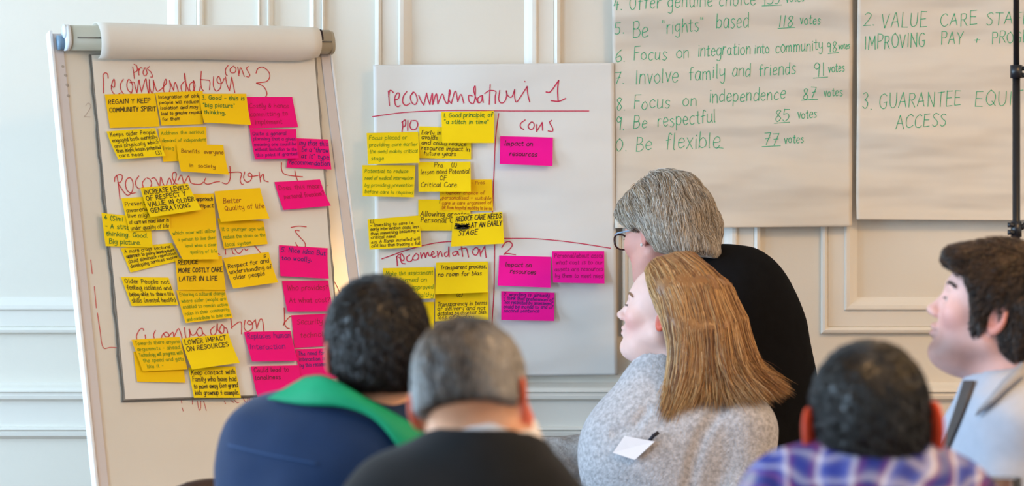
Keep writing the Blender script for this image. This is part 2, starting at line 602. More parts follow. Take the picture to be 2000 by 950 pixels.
R1 = (206, 48, 84)
scrawl(sheet1, PL1, (740, 140), 5.128, "95,195 100,260 105,340;98,250 108,192 128,192 145,210;160,285 195,270 205,225 185,215 160,260 165,330 190,352 212,340;280,200 245,250 240,310 270,340 310,320;345,210 315,250 330,310 365,330 385,290 370,230 345,205 330,225;400,240 425,300 450,335;450,335 478,215;478,215 490,270 510,330;510,330 535,215 540,330;540,330 575,220 590,325;590,325 635,225 660,290 690,320 705,190 715,210 700,280 725,320;725,320 765,195 790,300;790,300 822,228 850,315;935,245 900,240 905,300 945,320 965,250 965,145 950,190 985,300 1000,310;1025,240 990,270 1000,315 1030,290 1035,235 1045,310;1115,130 1105,330;1060,220 1110,190 1170,200 1165,250 1165,320;1210,190 1200,280 1225,315 1260,300 1280,240 1275,190 1290,240 1330,255 1360,180;1360,180 1360,260 1380,305 1440,220 1485,150;1485,150 1490,220 1510,305;1460,98 1464,102", R1, .0026)
scrawl(sheet1, PL1, (740, 140), 5.128, "1675,205 1720,200 1800,90;1800,90 1790,180 1795,300;1725,292 1800,298 1870,270", R1, .0030)
scrawl(sheet1, PL1, (740, 140), 5.128, "235,500 240,540 232,600;230,510 265,485 265,540 240,555;290,490 288,590;325,490 310,540 330,580 370,575 390,530 375,495 340,492", R1, .0026)
scrawl(sheet1, PL1, (740, 140), 5.128, "1465,485 1420,520 1420,560 1450,580;1520,510 1495,545 1515,580 1545,570 1555,530 1535,505 1518,512;1580,530 1580,600;1580,600 1635,510;1635,510 1640,590;1730,490 1710,510 1740,570 1735,600 1695,595", R1, .0026)
writing(sheet1, PL1, [[(728, 228), (800, 219), (900, 216), (1000, 217), (1150, 217)], [(974, 222), (968, 270), (965, 330), (962, 415)],
                      [(746, 506), (800, 487), (850, 475), (884, 472)], [(985, 466), (1050, 467), (1120, 474), (1192, 485)], [(966, 478), (965, 560), (961, 634)]], R1, 0.0024)
scrawl(sheet1, PL1, (740, 455), 7.143, "245,330 255,400 258,460;248,345 275,302 300,305;280,345 335,390 350,345 310,290 300,350 320,420 365,432;430,310 390,340 395,390 440,400 470,370;500,310 470,350 490,380 540,370 555,320 520,290 500,312;580,280 595,355;590,340 630,280 650,345;650,345 680,270 700,320 725,325;725,310 770,290 750,260 735,300 760,345 800,320;815,260 825,340;825,320 860,260 885,330;950,265 915,290 930,330 965,310 975,195;975,195 980,335;1080,260 1030,280 1045,320 1090,295 1095,255 1115,310;1150,195 1170,330;1120,230 1200,215 1225,230 1250,340;1310,240 1360,205 1390,250 1360,310 1320,300 1300,258;1405,230 1420,330;1415,300 1475,190;1475,190 1495,345", R1, .0026)
scrawl(sheet1, PL1, (740, 455), 7.143, "1715,205 1760,140 1820,122 1860,160 1840,210 1745,300;1745,300 1800,290 1905,305", R1, .0026)

LIST = [('4. Offer genuine choice', (1197, 20), (1478, 9), 28), ('155', (1490, 10), (1525, 8), 22), ('votes', (1534, 5), (1572, 3), 17), [(1488, 12), (1526, 10)],
        ('5.', (1199, 67), (1222, 66), 24), ('Be', (1235, 74), (1268, 72), 30), ('"rights"', (1292, 66), (1376, 60), 28), ('based', (1398, 57), (1464, 55), 30),
        ('118', (1519, 53), (1551, 52), 21), ('votes', (1561, 48), (1604, 47), 18), [(1519, 56), (1552, 54)],
        ('6.', (1201, 122), (1224, 121), 24), ('Focus', (1237, 118), (1304, 117), 25), ('on', (1320, 114), (1348, 113), 24), ('integration', (1362, 110), (1468, 106), 24),
        ('into', (1473, 105), (1503, 104), 20), ('community', (1514, 104), (1608, 98), 22), ('98', (1614, 103), (1636, 101), 20), ('votes', (1637, 96), (1660, 95), 12), [(1617, 105), (1637, 103)],
        ('7.', (1199, 164), (1222, 163), 22), ('Involve', (1240, 164), (1326, 160), 28), ('family', (1345, 157), (1418, 152), 26), ('and', (1429, 150), (1467, 149), 24), ('friends', (1482, 148), (1556, 144), 24),
        ('91', (1588, 150), (1613, 148), 26), ('votes', (1617, 142), (1650, 140), 17), [(1588, 153), (1616, 151)],
        ('8.', (1202, 217), (1224, 216), 24), ('Focus', (1237, 214), (1311, 211), 26), ('on', (1332, 208), (1364, 206), 24), ('independence', (1384, 201), (1536, 194), 26),
        ('87', (1567, 194), (1596, 192), 22), ('votes', (1608, 189), (1646, 187), 17), [(1565, 196), (1597, 194)],
        ('9.', (1202, 254), (1222, 253), 26), ('Be', (1236, 252), (1266, 251), 24), ('respectful', (1284, 249), (1400, 239), 26), ('85', (1512, 237), (1543, 236), 22), ('votes', (1557, 232), (1596, 230), 17), [(1512, 241), (1542, 239)],
        ('10.', (1190, 296), (1228, 295), 25), ('Be', (1241, 295), (1275, 294), 27), ('flexible', (1299, 292), (1408, 288), 32), [(1400, 288), (1412, 290)],
        ('77', (1490, 284), (1523, 282), 22), ('votes', (1531, 281), (1571, 279), 17), [(1488, 287), (1524, 285)]]
writing(sheet2, PL2, LIST, GREEN, 0.0016)
writing(sheet3, PL3, [('2.', (1685, 50), (1711, 49), 24), ('VALUE', (1720, 54), (1812, 51), 28), ('CARE', (1835, 53), (1909, 48), 25), ('STAFF', (1924, 50), (2012, 47), 24),
                      ('IMPROVING', (1688, 97), (1808, 90), 26), ('PAY', (1836, 88), (1882, 86), 24), ('+', (1899, 86), (1917, 85), 18), ('PROGRESSION', (1936, 86), (2090, 78), 22),
                      ('3.', (1682, 214), (1705, 213), 32), ('GUARANTEE', (1715, 212), (1878, 206), 28), ('EQUITY', (1902, 208), (2020, 204), 28), ('OF', (2050, 204), (2085, 203), 26),
                      ('ACCESS', (1748, 252), (1850, 246), 24)], GREEN, 0.0016)

# ------------------------------------------------------------------ the flipchart easel
PSI, TH, PH, D0 = map(math.radians, (26, 16, 1, 0))
D0 = 6.30
r_ = np.array([math.cos(PSI), math.sin(PSI), 0]); nh = np.array([math.sin(PSI), -math.cos(PSI), 0])
up_ = math.cos(TH) * np.array([0, 0, 1]) - math.sin(TH) * nh
EX = math.cos(PH) * r_ + math.sin(PH) * up_
EY = -math.sin(PH) * r_ + math.cos(PH) * up_
PB = Plane(P(98, 66, D0), EX, EY)
EN = PB.n
BW = PB.hit([(641, 74)])[0][0]
BH = 1.13

M_BOARD = material('glossy_whiteboard', S(226, 216, 200), 0.16, 0.02, 5, spec=0.5)
M_BFRAME = material('grey_plastic_frame', S(214, 204, 200), 0.4, 0.01, 8)
M_EDGE = material('white_metal_edge', S(240, 242, 244), 0.3, 0.0, 8)
M_CLAMP = material('taupe_clamp_plastic', S(176, 164, 142), 0.4, 0.03, 12)
M_CAP = material('white_cap_plastic', S(232, 238, 244), 0.3, 0.0, 8)
M_KNOB = material('blue_grey_plastic', S(120, 146, 168), 0.35, 0.0, 8)
M_METAL = material('grey_steel_tube', S(150, 152, 156), 0.3, 0.02, 20, metal=0.8)
M_DARKSLOT = material('dark_slot', S(44, 26, 28), 0.6)
M_CARD = material('grey_pad_card', S(120, 114, 106), 0.8, 0.08, 50)
M_DOT = material('grey_stud', S(176, 164, 152), 0.4)

easel_root = thing('flipchart_easel', 'white flipchart easel standing before the left part of the wall', 'easel', (float(PB.pt([[.35, -1]])[0][0]), 6.2, 0))


def bbox_board(name, a0, a1, b0, b1, n0, n1, mat, parent, bw=0.0):
    V = []
    for b in (b0, b1):
        for (a, n) in ((a0, n0), (a1, n0), (a1, n1), (a0, n1)):
            V.append(PB.O + a * EX + b * EY + n * EN)
    Fc = [(0, 3, 2, 1), (4, 5, 6, 7), (0, 1, 5, 4), (1, 2, 6, 5), (2, 3, 7, 6), (3, 0, 4, 7)]
    o = add_mesh(name, V, Fc, mat, parent)
    if bw:
        bevel(o, bw)
    return o


bbox_board('board', .02, BW - .02, -BH + .02, -.01, -.018, 0.0, M_BOARD, easel_root)
bbox_board('side_frame', .004, .028, -BH, 0, -.020, .0035, M_BFRAME, easel_root, .002)
bbox_board('side_frame', BW - .026, BW - .002, -BH, 0, -.020, .0035, M_BFRAME, easel_root, .002)
bbox_board('edge_strip', -.004, .004, -BH, 0.006, -.022, .007, M_EDGE, easel_root, .002)
bbox_board('edge_strip', BW - .002, BW + .004, -BH, 0, -.022, .005, M_EDGE, easel_root, .002)
bbox_board('pen_tray', .02, BW - .02, -BH - .02, -BH + .02, -.02, .06, M_BFRAME, easel_root, .004)
for (u, v) in ((122, 131), (127, 148), (130, 167), (132, 188)):
    ab = PB.hit([(u, v)])[0]
    V = []
    Fc = []
    for r, h in ((.005, 0), (.005, .002), (.003, .004)):
        for k in range(10):
            V.append(PB.O + (ab[0] + r * math.cos(k * .628)) * EX + (ab[1] + r * math.sin(k * .628)) * EY + h * EN)
    for i in range(2):
        for k in range(10):
            Fc.append((i * 10 + k, i * 10 + (k + 1) % 10, i * 10 + 10 + (k + 1) % 10, i * 10 + 10 + k))
    Fc.append(tuple(range(20, 30)))
    add_mesh('stud', V, Fc, M_DOT, easel_root, smooth=True)


def bp(a, b, n):
    return PB.O + a * EX + b * EY + n * EN


# legs
for a in (.05, BW - .05):
    top = bp(a, -BH * .5, -.03)
    foot = np.array([bp(a, -BH * 1.5, 0)[0] + (-.05 if a < .2 else .05), bp(a, -BH * 1.55, 0)[1], 0.0])
    foot[1] = max(foot[1], 5.75)
    tube('leg', [top, bp(a, -BH - .05, -.03), foot], .014, M_METAL, easel_root)
tube('leg', [bp(BW * .5, -.25, -.03), np.array([bp(BW * .5, 0, 0)[0], 6.72, 0.0])], .014, M_METAL, easel_root)


def extrude_profile(name, prof, a0, a1, mat, parent, na=1, skew=0.0, capped=True, smooth=True):
    """profile in (b, n), swept along the board's width"""
    V, Fc = [], []
    k = len(prof)
    for i in range(na + 1):
        a = a0 + (a1 - a0) * i / na
        for j, (b, n) in enumerate(prof):
            V.append(bp(a, b, n))
    for i in range(na):
        for j in range(k if capped else k - 1):
            j2 = (j + 1) % k
            Fc.append((i * k + j, i * k + j2, (i + 1) * k + j2, (i + 1) * k + j))
    if capped:
        Fc.append(tuple(range(k))[::-1])
        Fc.append(tuple(na * k + j for j in range(k)))
    o = add_mesh(name, V, Fc, mat, parent, smooth=smooth)
    return o


def cap_prof(bc, nc, hb, hn, seg=28, pw=2.6):
    out = []
    for i in range(seg):
        t = 2 * math.pi * i / seg
        c, s = math.cos(t), math.sin(t)
        out.append((bc + hb * math.copysign(abs(s) ** (2 / pw), s), nc + hn * math.copysign(abs(c) ** (2 / pw), c)))
    return out


bar_t, bar_b = PB.hit([(150, 55)])[0][1], PB.hit([(150, 101)])[0][1]
bc, hb = (bar_t + bar_b) / 2 - .004, (bar_t - bar_b) / 2
aL, aR = PB.hit([(128, 80)])[0][0], PB.hit([(640, 82)])[0][0]
extrude_profile('clamp_bar', cap_prof(bc, .024, hb, .022), aL, aR - .008, M_CLAMP, easel_root)
extrude_profile('clamp_bar_end', cap_prof(bc - .002, .024, hb * .96, .021), aR - .009, aR, M_CLAMP, easel_root)
extrude_profile('bar_groove', [(bc - .006, .043), (bc - .009, .043), (bc - .009, .0475), (bc - .006, .0475)], aL + .014, aL + .075, M_CARD, easel_root)
extrude_profile('bar_groove', [(bc - .006, .043), (bc - .009, .043), (bc - .009, .0475), (bc - .006, .0475)], aR - .035, aR - .010, M_CARD, easel_root)
extrude_profile('end_cap', cap_prof(bc, .024, hb * 1.03, .024), aL - .010, aL, M_CAP, easel_root)
extrude_profile('end_button', cap_prof(bc + .012, .034, .016, .012, 20, 2), aL - .014, aL - .009, M_CAP, easel_root)
extrude_profile('clamp_knob', cap_prof(bc - .008, .012, .017, .014, 20, 2), aL - .024, aL - .010, M_KNOB, easel_root)
extrude_profile('clamp_slot', cap_prof(bc + .008, .026, hb * .72, .0215), PB.hit([(604, 80)])[0][0], PB.hit([(617, 80)])[0][0], M_DARKSLOT, easel_root)

# red marks straight on the board
writing(easel_root, PB, [[(177, 508), (180, 535)], [(184, 560), (188, 602)], [(190, 612), (195, 645), (201, 679), (216, 679), (231, 680)],
                         [(652, 549), (659, 562), (664, 575)], [(628, 366), (639, 363)], ], (214, 60, 60), .0016, name='marker_line')
for t in ("250,240 262,300", "270,390 290,460", "480,240 480,320", "580,250 620,440 650,390 650,250", "710,260 740,350 765,450", "1140,250 1160,310", "1270,240 1330,285", "1350,240 1400,290 1440,280",
          "1520,100 1530,200 1570,270 1610,270 1620,170;1560,180 1600,180", "1650,110 1660,250 1690,360 1730,300 1740,200"):
    scrawl(easel_root, PB, (330, 760), 10.53, t, (206, 70, 66), .0014, 'marker_stroke')
writing(easel_root, PB, [('2', (163, 228), (180, 228), 28), [(609, 193), (612, 205)], [(617, 236), (613, 245)]], (190, 172, 160), .0012, name='pencil_mark')

# the pad of paper clamped on the easel
pad = thing('flipchart_pad', 'flipchart pad headed recommendation 3 to 6, clamped on the easel', 'flipchart pad', tuple(bp(.3, -.9, 0)))
QT = PB.hit([(178, 108), (613, 98), (667, 768), (243, 782)])
TLp, TRp, BRp, BLp = QT


def wavy_card(name, grow, n0, n1, mat):
    V, Fc = [], []
    N = 40
    for i in range(N + 1):
        t = i / N
        w = .0012 * math.sin(t * 41) + .0008 * math.sin(t * 97 + 1)
        l = TLp * (1 - t) + BLp * t + np.array([-grow + w, 0])
        r = TRp * (1 - t) + BRp * t + np.array([grow * .3 + w, 0])
        if i == N:
            l[1] -= grow * .7
            r[1] -= grow * .7
        for q in (l, r):
            V.append(bp(q[0], q[1], n1))
            V.append(bp(q[0], q[1], n0))
    for i in range(N):
        k = 4 * i
        Fc += [(k, k + 4, k + 6, k + 2), (k + 1, k + 3, k + 7, k + 5), (k, k + 1, k + 5, k + 4), (k + 2, k + 6, k + 7, k + 3)]
    Fc += [(4 * N, 4 * N + 1, 4 * N + 3, 4 * N + 2), (0, 2, 3, 1)]
    return add_mesh(name, V, Fc, mat, pad)


wavy_card('pad_backing', .0065, .0002, .006, M_CARD)
wavy_card('page_stack', .0035, .006, .009, material('page_edges', S(150, 142, 132), .8, .1, 80))
PP = Plane(PB.O + .0102 * EN, EX, EY, disp=lambda a, b: .0006 * np.sin(9 * b + 3 * a) + .0004 * np.sin(31 * b + 2))
QP = PP.hit([(179, 108), (613, 98), (667, 767), (245, 780)])
page = paper_grid('top_page', PP, QP, 20, 40, M_PAPER2, pad)
# pages folded back over the clamp: a soft roll
prof = []
rb, rn = PB.hit([(400, 57)])[0][1], PB.hit([(400, 124)])[0][1]
cb, rr = (rb + rn) / 2 - .002, (rb - rn) / 2
for i in range(34):
    t = math.radians(165 - i * (165 + 108) / 33)
    k = 1.0 if i < 24 else 1 - .012 * (i - 24)
    prof.append((cb + rr * math.sin(t) * (1 if t > 0 else k), .026 + (rr * .93 * k) * math.cos(t)))
a0, a1 = PB.hit([(179, 90)])[0][0], PB.hit([(611, 90)])[0][0]
V, Fc = [], []
NA = 24
for i in range(NA + 1):
    for j, (b, n) in enumerate(prof):
        f = i / NA
        a = a0 + (a1 - a0) * f
        w = .0012 * math.sin(f * 9 + j * .12)
        e = .012 * (j / 33) ** 2 * (f - .5) * -1.2       # the far corner rounds off
        V.append(bp(a + e, b + w * .5 + (.010 * max(0, f - .93) / .07 * (j / 33) ** 4), n + w))
k = len(prof)
for i in range(NA):
    for j in range(k - 1):
        Fc.append((i * k + j, i * k + j + 1, (i + 1) * k + j + 1, (i + 1) * k + j))
solid(add_mesh('folded_pages', V, Fc, M_PAPER2, pad, smooth=True), .0012)

R2 = (206, 50, 58)
scrawl(pad, PP, (190, 110), 5.714, "70,410 70,280 65,210 90,185 115,200 122,245;155,330 190,345 195,290 185,255 160,320 165,390 210,432 258,408;290,255 260,310 262,370 300,425 350,430 385,400 395,330 370,270 345,262 330,320 345,380 385,410;365,295 410,290 425,350 443,408;443,408 465,265 475,320 495,400;495,400 540,250 555,340 575,425;575,425 582,300 580,260;580,260 585,350 612,415 630,350 625,265;625,265 650,350 670,390 710,370 740,340;740,340 770,300 765,255 742,310 745,400 790,418 815,350 805,270;805,270 850,380;850,380 870,290 910,410;970,280 935,330 945,390 980,400 990,330 975,190 975,250 1000,330 1020,390;1080,280 1035,310 1030,370 1060,400 1090,330 1070,270 1085,390 1130,400 1150,340;1160,170 1155,280 1165,360 1185,385;1150,260 1210,265 1255,280 1252,375;1297,230 1295,330 1325,388 1370,360 1380,290 1355,225 1335,260 1350,300 1390,300 1415,250;1430,230 1445,310 1475,385;1475,385 1500,235;1500,235 1520,330 1535,408", R2, .0021)
scrawl(pad, PP, (190, 110), 5.714, "395,120 405,180 415,250;410,90 440,110 445,160 415,180;460,140 465,210;460,170 480,130 500,135;530,130 510,180 530,220 555,190 540,130;580,115 560,140 600,180 615,230 595,232", R2, .0020)
scrawl(pad, PP, (190, 110), 5.714, "1458,105 1430,150 1435,205 1450,215;1510,115 1480,150 1495,185 1535,180 1545,140 1520,110;1565,120 1575,170 1580,220;1580,200 1600,130 1640,225;1685,115 1665,140 1700,205 1690,232 1665,228", R2, .0020)
scrawl(pad, PP, (190, 110), 5.714, "1770,190 1790,140 1840,122 1900,160 1925,220 1890,280 1775,300;1775,300 1850,335 1890,400 1880,450 1820,475 1740,470", R2, .0021)
scrawl(pad, PP, (210, 300), 5.0, "68,275 75,230 120,205 145,225 130,275 100,288;90,212 105,300 120,445;105,295 160,380 200,410 240,370 248,290 225,240 190,250 175,300 190,360 230,390 270,385;305,220 275,270 280,320 310,345 350,330;370,245 340,290 360,340 410,340 430,290 410,250 385,240;430,245 460,240 485,280 510,335;510,335 520,230 545,300 570,320;570,320 605,240 630,310;640,310 665,250 670,190 640,190 635,240 660,290 700,305 740,300;690,260 720,210 745,300;745,300 790,220 810,280 850,300 910,300 935,280;960,240 945,280 980,300 1050,280 1095,275;1195,125 1200,210 1190,270 1160,298 1120,285;1150,190 1300,185 1295,260 1310,300 1325,300;1340,180 1330,240 1360,280 1400,260 1410,210 1385,190 1370,215 1400,225 1470,215;1480,180 1495,280;1490,240 1520,200 1530,260 1570,278", R2, .0021)
scrawl(pad, PP, (210, 300), 5.0, "1700,90 1700,150 1720,195 1780,215 1905,228;1830,170 1840,220 1860,275", R2, .0021)
scrawl(pad, PP, (390, 430), 8.696, "220,450 260,490 265,570 240,580 300,570 340,585;430,440 440,585;545,440 560,560 600,580;600,500 640,560 690,560 730,500;760,490 790,520 820,490;900,400 950,460 1000,520 1045,580", R2, .0020)
scrawl(pad, PP, (390, 430), 8.696, "1550,128 1680,105 1810,118;1690,185 1640,175 1625,200 1700,290 1780,380 1795,440 1770,480;1630,385 1650,430 1690,475", R2, .0021)
scrawl(pad, PP, (250, 590), 5.714, "105,440 95,380 130,310 165,300 175,320;190,370 200,440;305,320 285,370 300,430;365,420 390,360 430,340 460,380 420,390 400,360;450,390 500,340 510,400;510,400 560,300 590,360 605,420;630,290 640,380 665,425 690,370 680,300 710,370 750,360 770,320;800,285 765,330 790,385 830,360 820,300 795,290;830,345 880,385 930,380;960,275 920,320 935,370 980,350 995,240 1000,310 1040,360;1040,260 1020,320 1060,350 1070,280 1045,255;1075,290 1100,300 1115,370;1145,175 1160,300;1150,290 1230,230 1265,240 1265,360;1305,205 1295,290 1330,330 1385,300 1385,240 1350,210 1330,240 1370,255 1420,200;1420,200 1435,300;1435,300 1470,200 1500,210 1515,330", R2, .0021)
scrawl(pad, PP, (250, 590), 5.714, "1740,70 1745,220 1730,265 1750,230 1800,170 1840,165;1740,240 1770,290 1800,300", R2, .0021)

# ------------------------------------------------------------------ sticky notes


def note(plane, quad, lines, col, mat, label, layer=1, cap=.105, lw=.0011, top=.17, lead=None, left=.04, curl=.010, bend=0.0, base=0.0, grp='yellow sticky notes on the easel', skipfit=False):
    ab = plane.hit(quad)
    TL, TR, BR, BL = ab
    W = (np.linalg.norm(TR - TL) + np.linalg.norm(BR - BL)) / 2
    H = (np.linalg.norm(BL - TL) + np.linalg.norm(BR - TR)) / 2
    cr = random.uniform(-.5, .9)
    off0 = base + .0024 * layer
    def mp(st):
        s, t = st[:, :1] / W, st[:, 1:] / H
        q = (TL * (1 - s) + TR * s) * (1 - t) + (BL * (1 - s) + BR * s) * t
        h = off0 + curl * np.maximum(t[:, 0] - .12, 0) ** 2 * (1 + cr * (s[:, 0] - .5)) + bend * (s[:, 0] * t[:, 0]) ** 3
        return plane.O + q[:, :1] * plane.ex + q[:, 1:] * plane.ey + h[:, None] * plane.n
    nx, ny = 6, 8
    s, t = np.meshgrid(np.linspace(0, W, nx + 1), np.linspace(0, H, ny + 1))
    V = mp(np.stack([s.ravel(), t.ravel()], 1))
    i, j = np.meshgrid(np.arange(nx), np.arange(ny))
    k = (j * (nx + 1) + i).ravel()
    o = add_mesh('sticky_note', V, np.stack([k, k + nx + 1, k + nx + 2, k + 1], 1), mat, smooth=True)
    tag(o, label, 'sticky note', grp)
    if lines:
        lead = lead or (.92 - top) / max(len(lines) - 1, 2.2)
        strokes = []
        for n, ln in enumerate(lines):
            if not ln:
                continue
            x0 = left
            if ln.startswith('>'):
                x0, ln = float(ln[1:ln.index(' ')]) / 100, ln[ln.index(' ') + 1:]
            gs, w = glyph_strokes(ln)
            sy = cap * H / 8
            sx = min(sy * 1.05, (1 - x0 - .02) * W / w)
            rot = random.uniform(-.02, .02)
            for g in gs:
                x = x0 * W + g[:, 0] * sx
                y = (top + n * lead) * H - g[:, 1] * sy - rot * (x - W / 2)
                strokes.append(np.stack([x, y], 1))
        Vs, Fs = strip_mesh(strokes, lambda p: mp(p) + plane.n * .0005, lw)
        add_mesh('handwriting', Vs, Fs, ink(col), o)
    return o


GY, GP = 'yellow sticky notes on the easel', 'pink sticky notes on the easel'
GYW, GPW = 'yellow sticky notes on the wall sheet', 'pink sticky notes on the wall sheet'
EB = .0108
Y2 = M_YELLOW2
T = [
 (PB, [(201, 188), (299, 186), (308, 251), (211, 254)], ['REGAIN Y KEEP', 'COMMUNITY SPIRIT'], BLACK, Y2, 'golden sticky note reading regain and keep community spirit', 1, .13, .0016, .28, .25),
 (PB, [(299, 185), (392, 182), (392, 247), (311, 250)], ['Integration of older', 'people will reduce', 'isolation and may', 'lead to greater respect', 'for them'], BLACK, Y2, 'golden sticky note with small black writing starting Integration of older', 2, .10, .0012, .19, .165),
 (PB, [(384, 188), (476, 188), (482, 252), (391, 247)], ['3. Good - this is', '"big picture"', 'thinking.'], DGREEN, Y2, 'golden sticky note with green writing Good this is big picture thinking', 3, .13, .0015, .2, .24),
 (PB, [(477, 193), (567, 193), (578, 252), (483, 255)], ['Costly & hence', 'committing to', '>12 implement'], MAROON, M_PINK, 'pink note topmost on the easel, right of the big picture note', 1, .14, .0011, .35, .26),
 (PB, [(204, 261), (299, 254), (317, 311), (224, 319)], ['Keeps older People', 'engaged both mentally', 'and physically which', 'then might lessen potential', 'care need      (3)'], BLACK, M_YELLOW, 'yellow sticky note with curled edge starting Keeps older people', 2, .13, .0012, .19, .185),
 (PB, [(305, 254), (399, 251), (402, 316), (315, 320)], ['Address the serious', 'demand of independent', 'living'], OLIVE, Y2, 'golden note in faint green on the easel, behind the Benefits everyone note', 1, .10, .0010, .2, .23),
 (PB, [(340, 286), (431, 288), (440, 348), (345, 343)], ['>8 Benefits  everyone', '', '>20 in  society'], BROWN, Y2, 'golden sticky note reading Benefits everyone in society in brown', 3, .13, .0012, .3, .25),
 (PB, [(483, 256), (574, 256), (576, 316), (492, 317)], ['Quite a general', 'planning that a given', 'meaning one could be', 'without limitation to the', 'this point if granted'], PURPLE, M_PINK, 'pink note with dense purple writing, left of the curled throw note', 2, .11, .0011, .2, .175),
 (PB, [(566, 273), (637, 276), (643, 335), (555, 331)], ['>22 my that this', '>30 be a "throw', '>30 at it" type', '>4 recommendation'], BLUE, M_PINK, 'pink note with blue writing ending type recommendation, rightmost below the top row', 1, .15, .0014, .22, .22),
 (PB, [(232, 392), (325, 386), (327, 453), (248, 457)], ['Prevention', 'awareness', 'live might', 'of care we need later in', 'under quality of life'], BLACK, M_YELLOW, 'yellow sticky note starting Prevention, partly under the Increase levels note', 3, .12, .0012, .24, .18),
 (PB, [(268, 373), (361, 364), (385, 418), (285, 433)], ['INCREASE LEVELS', 'OF RESPECT Y', 'VALUE IN OLDER', 'GENERATIONS'], BLACK, M_YELLOW, 'yellow sticky note in bold black capitals reading increase levels of respect', 5, .15, .0017, .22, .21),
 (PB, [(318, 384), (413, 382), (418, 450), (328, 453)], ['>62 approach', '>68 impact'], BLACK, Y2, 'golden sticky note showing only approach and impact, left of Better quality', 2, .11, .0014, .2, .19),
 (PB, [(413, 379), (502, 372), (517, 435), (423, 441)], ['', '>14 Better', '>14 Quality of life'], (150, 60, 14), Y2, 'golden sticky note reading Better quality of life in brown', 4, .15, .0013, .16, .24),
 (PB, [(532, 359), (621, 354), (639, 408), (548, 415)], ['Does this mean', '>10 personal freedom?'], MAROON, M_PINK, 'pink sticky note reading Does this mean personal freedom', 1, .16, .0012, .3, .3),
 (PB, [(194, 420), (289, 430), (294, 488), (202, 485)], ['4 (Simi', '- A stitch', 'thinking. Good.', '>8 Big picture.'], DGREEN, M_YELLOW, 'yellow note with green writing overhanging the left edge of the pad', 2, .14, .0015, .2, .24),
 (PB, [(420, 430), (510, 436), (518, 481), (433, 490)], ['', 'it a younger age will', 'reduce the strain on the', 'local system'], OLIVE, Y2, 'golden sticky note in faint green tucked under the Better quality note', 2, .13, .0010, .15, .26),
 (PB, [(322, 452), (416, 446), (417, 515), (349, 515)], ['which now will allow', '>10 a person to live their', '>22 level when a clear', '>28 quality of life'], OLIVE, Y2, 'golden note in faint green above the Reduce more costly care note', 5, .10, .0010, .2, .2),
 (PB, [(232, 488), (332, 478), (349, 512), (251, 536)], ['A more cross sectoral', 'approach to policy development', 'could eliminate repetition', 'developing services sooner'], BLACK, M_YELLOW, 'curled yellow sticky note starting A more cross sectoral', 1, .15, .0012, .24, .2),
 (PB, [(337, 509), (428, 504), (436, 571), (342, 571)], ['REDUCE', 'MORE COSTLY CARE', 'LATER IN LIFE'], BLACK, Y2, 'golden sticky note in bold capitals reading more costly care later in life', 3, .13, .0017, .2, .26),
 (PB, [(430, 509), (519, 497), (534, 559), (447, 571)], ['>86 s', 'Respect for and', 'understanding of', '>8 older people'], BLACK, Y2, 'golden sticky note reading Respect for and understanding of older people', 4, .13, .0014, .14, .19),
 (PB, [(541, 482), (636, 488), (635, 550), (542, 544)], ['5. Nice idea But', 'too woolly.'], BLUE, M_PINK, 'pink sticky note reading Nice idea but too woolly in blue', 1, .14, .0015, .22, .24),
 (PB, [(547, 552), (637, 551), (645, 613), (555, 614)], ['>8 Who provides?', '', '>8 At what cost?'], MAROON, M_PINK, 'pink sticky note reading Who provides, at what cost', 1, .16, .0013, .3, .2),
 (PB, [(232, 545), (325, 546), (344, 600), (253, 602)], ['Older People not', 'feeling isolated and', 'being able to share life', 'skills (mental health)'], BLACK, M_YELLOW, 'yellow sticky note starting Older people not feeling isolated', 2, .15, .0013, .22, .22),
 (PB, [(340, 571), (435, 569), (447, 627), (356, 637)], ['Ensuring a cultural change', 'where older people are', 'enabled to remain active', 'roles in their community', 'and contribute to their care'], OLIVE, Y2, 'golden note in faint green starting Ensuring a cultural change', 2, .11, .0010, .18, .19),
 (PB, [(257, 690), (352, 690), (358, 751), (264, 749)], [], BLACK, Y2, 'blank golden sticky note peeking out under another at the bottom left', 1, .1, .001, .2, .2),
 (PB, [(252, 668), (346, 662), (361, 726), (274, 730)], ['Towards there anyone', 'arguments - ahead.', 'Technology will progress with', '>8 the speed and gets', '>12 like it !'], OLIVE, Y2, 'golden note in green starting Towards, at the bottom left of the pad', 3, .11, .0010, .18, .18),
 (PB, [(363, 722), (455, 719), (466, 781), (374, 781)], ['Keep contact with', 'Family who have had', 'to move away (see grand', 'kids grownup 4 example.'], BLACK, M_YELLOW, 'yellow sticky note starting Keep contact with family, lowest on the easel', 2, .15, .0014, .24, .22),
 (PB, [(348, 666), (440, 656), (460, 715), (366, 729)], ['LOWER IMPACT', 'ON RESOURCES'], BLACK, M_YELLOW, 'yellow sticky note in bold capitals reading lower impact on resources', 4, .14, .0017, .2, .21),
 (PB, [(472, 652), (563, 650), (575, 710), (485, 712)], ['Replaces human', '', 'Interaction'], (92, 14, 124), M_PINK, 'pink sticky note reading Replaces human interaction', 2, .17, .0013, .22, .18),
 (PB, [(485, 719), (578, 717), (590, 775), (497, 780)], ['Could lead to', 'loneliness'], (84, 0, 50), M_PINK, 'pink sticky note reading Could lead to loneliness', 2, .14, .0013, .2, .24),
 (PB, [(565, 619), (655, 615), (662, 678), (571, 683)], ['>10 Security of', '', '>14 technology'], MAROON, M_PINK, 'pink note reading Security of technology, left of the short-haired man', 1, .16, .0012, .3, .2),
 (PB, [(573, 685), (660, 683), (668, 742), (582, 748)], ['The need for human', 'interaction is needed', 'by this recommendation'], BLUE, M_PINK, 'pink note with blue writing starting The need for human interaction', 1, .12, .0012, .2, .18),
]


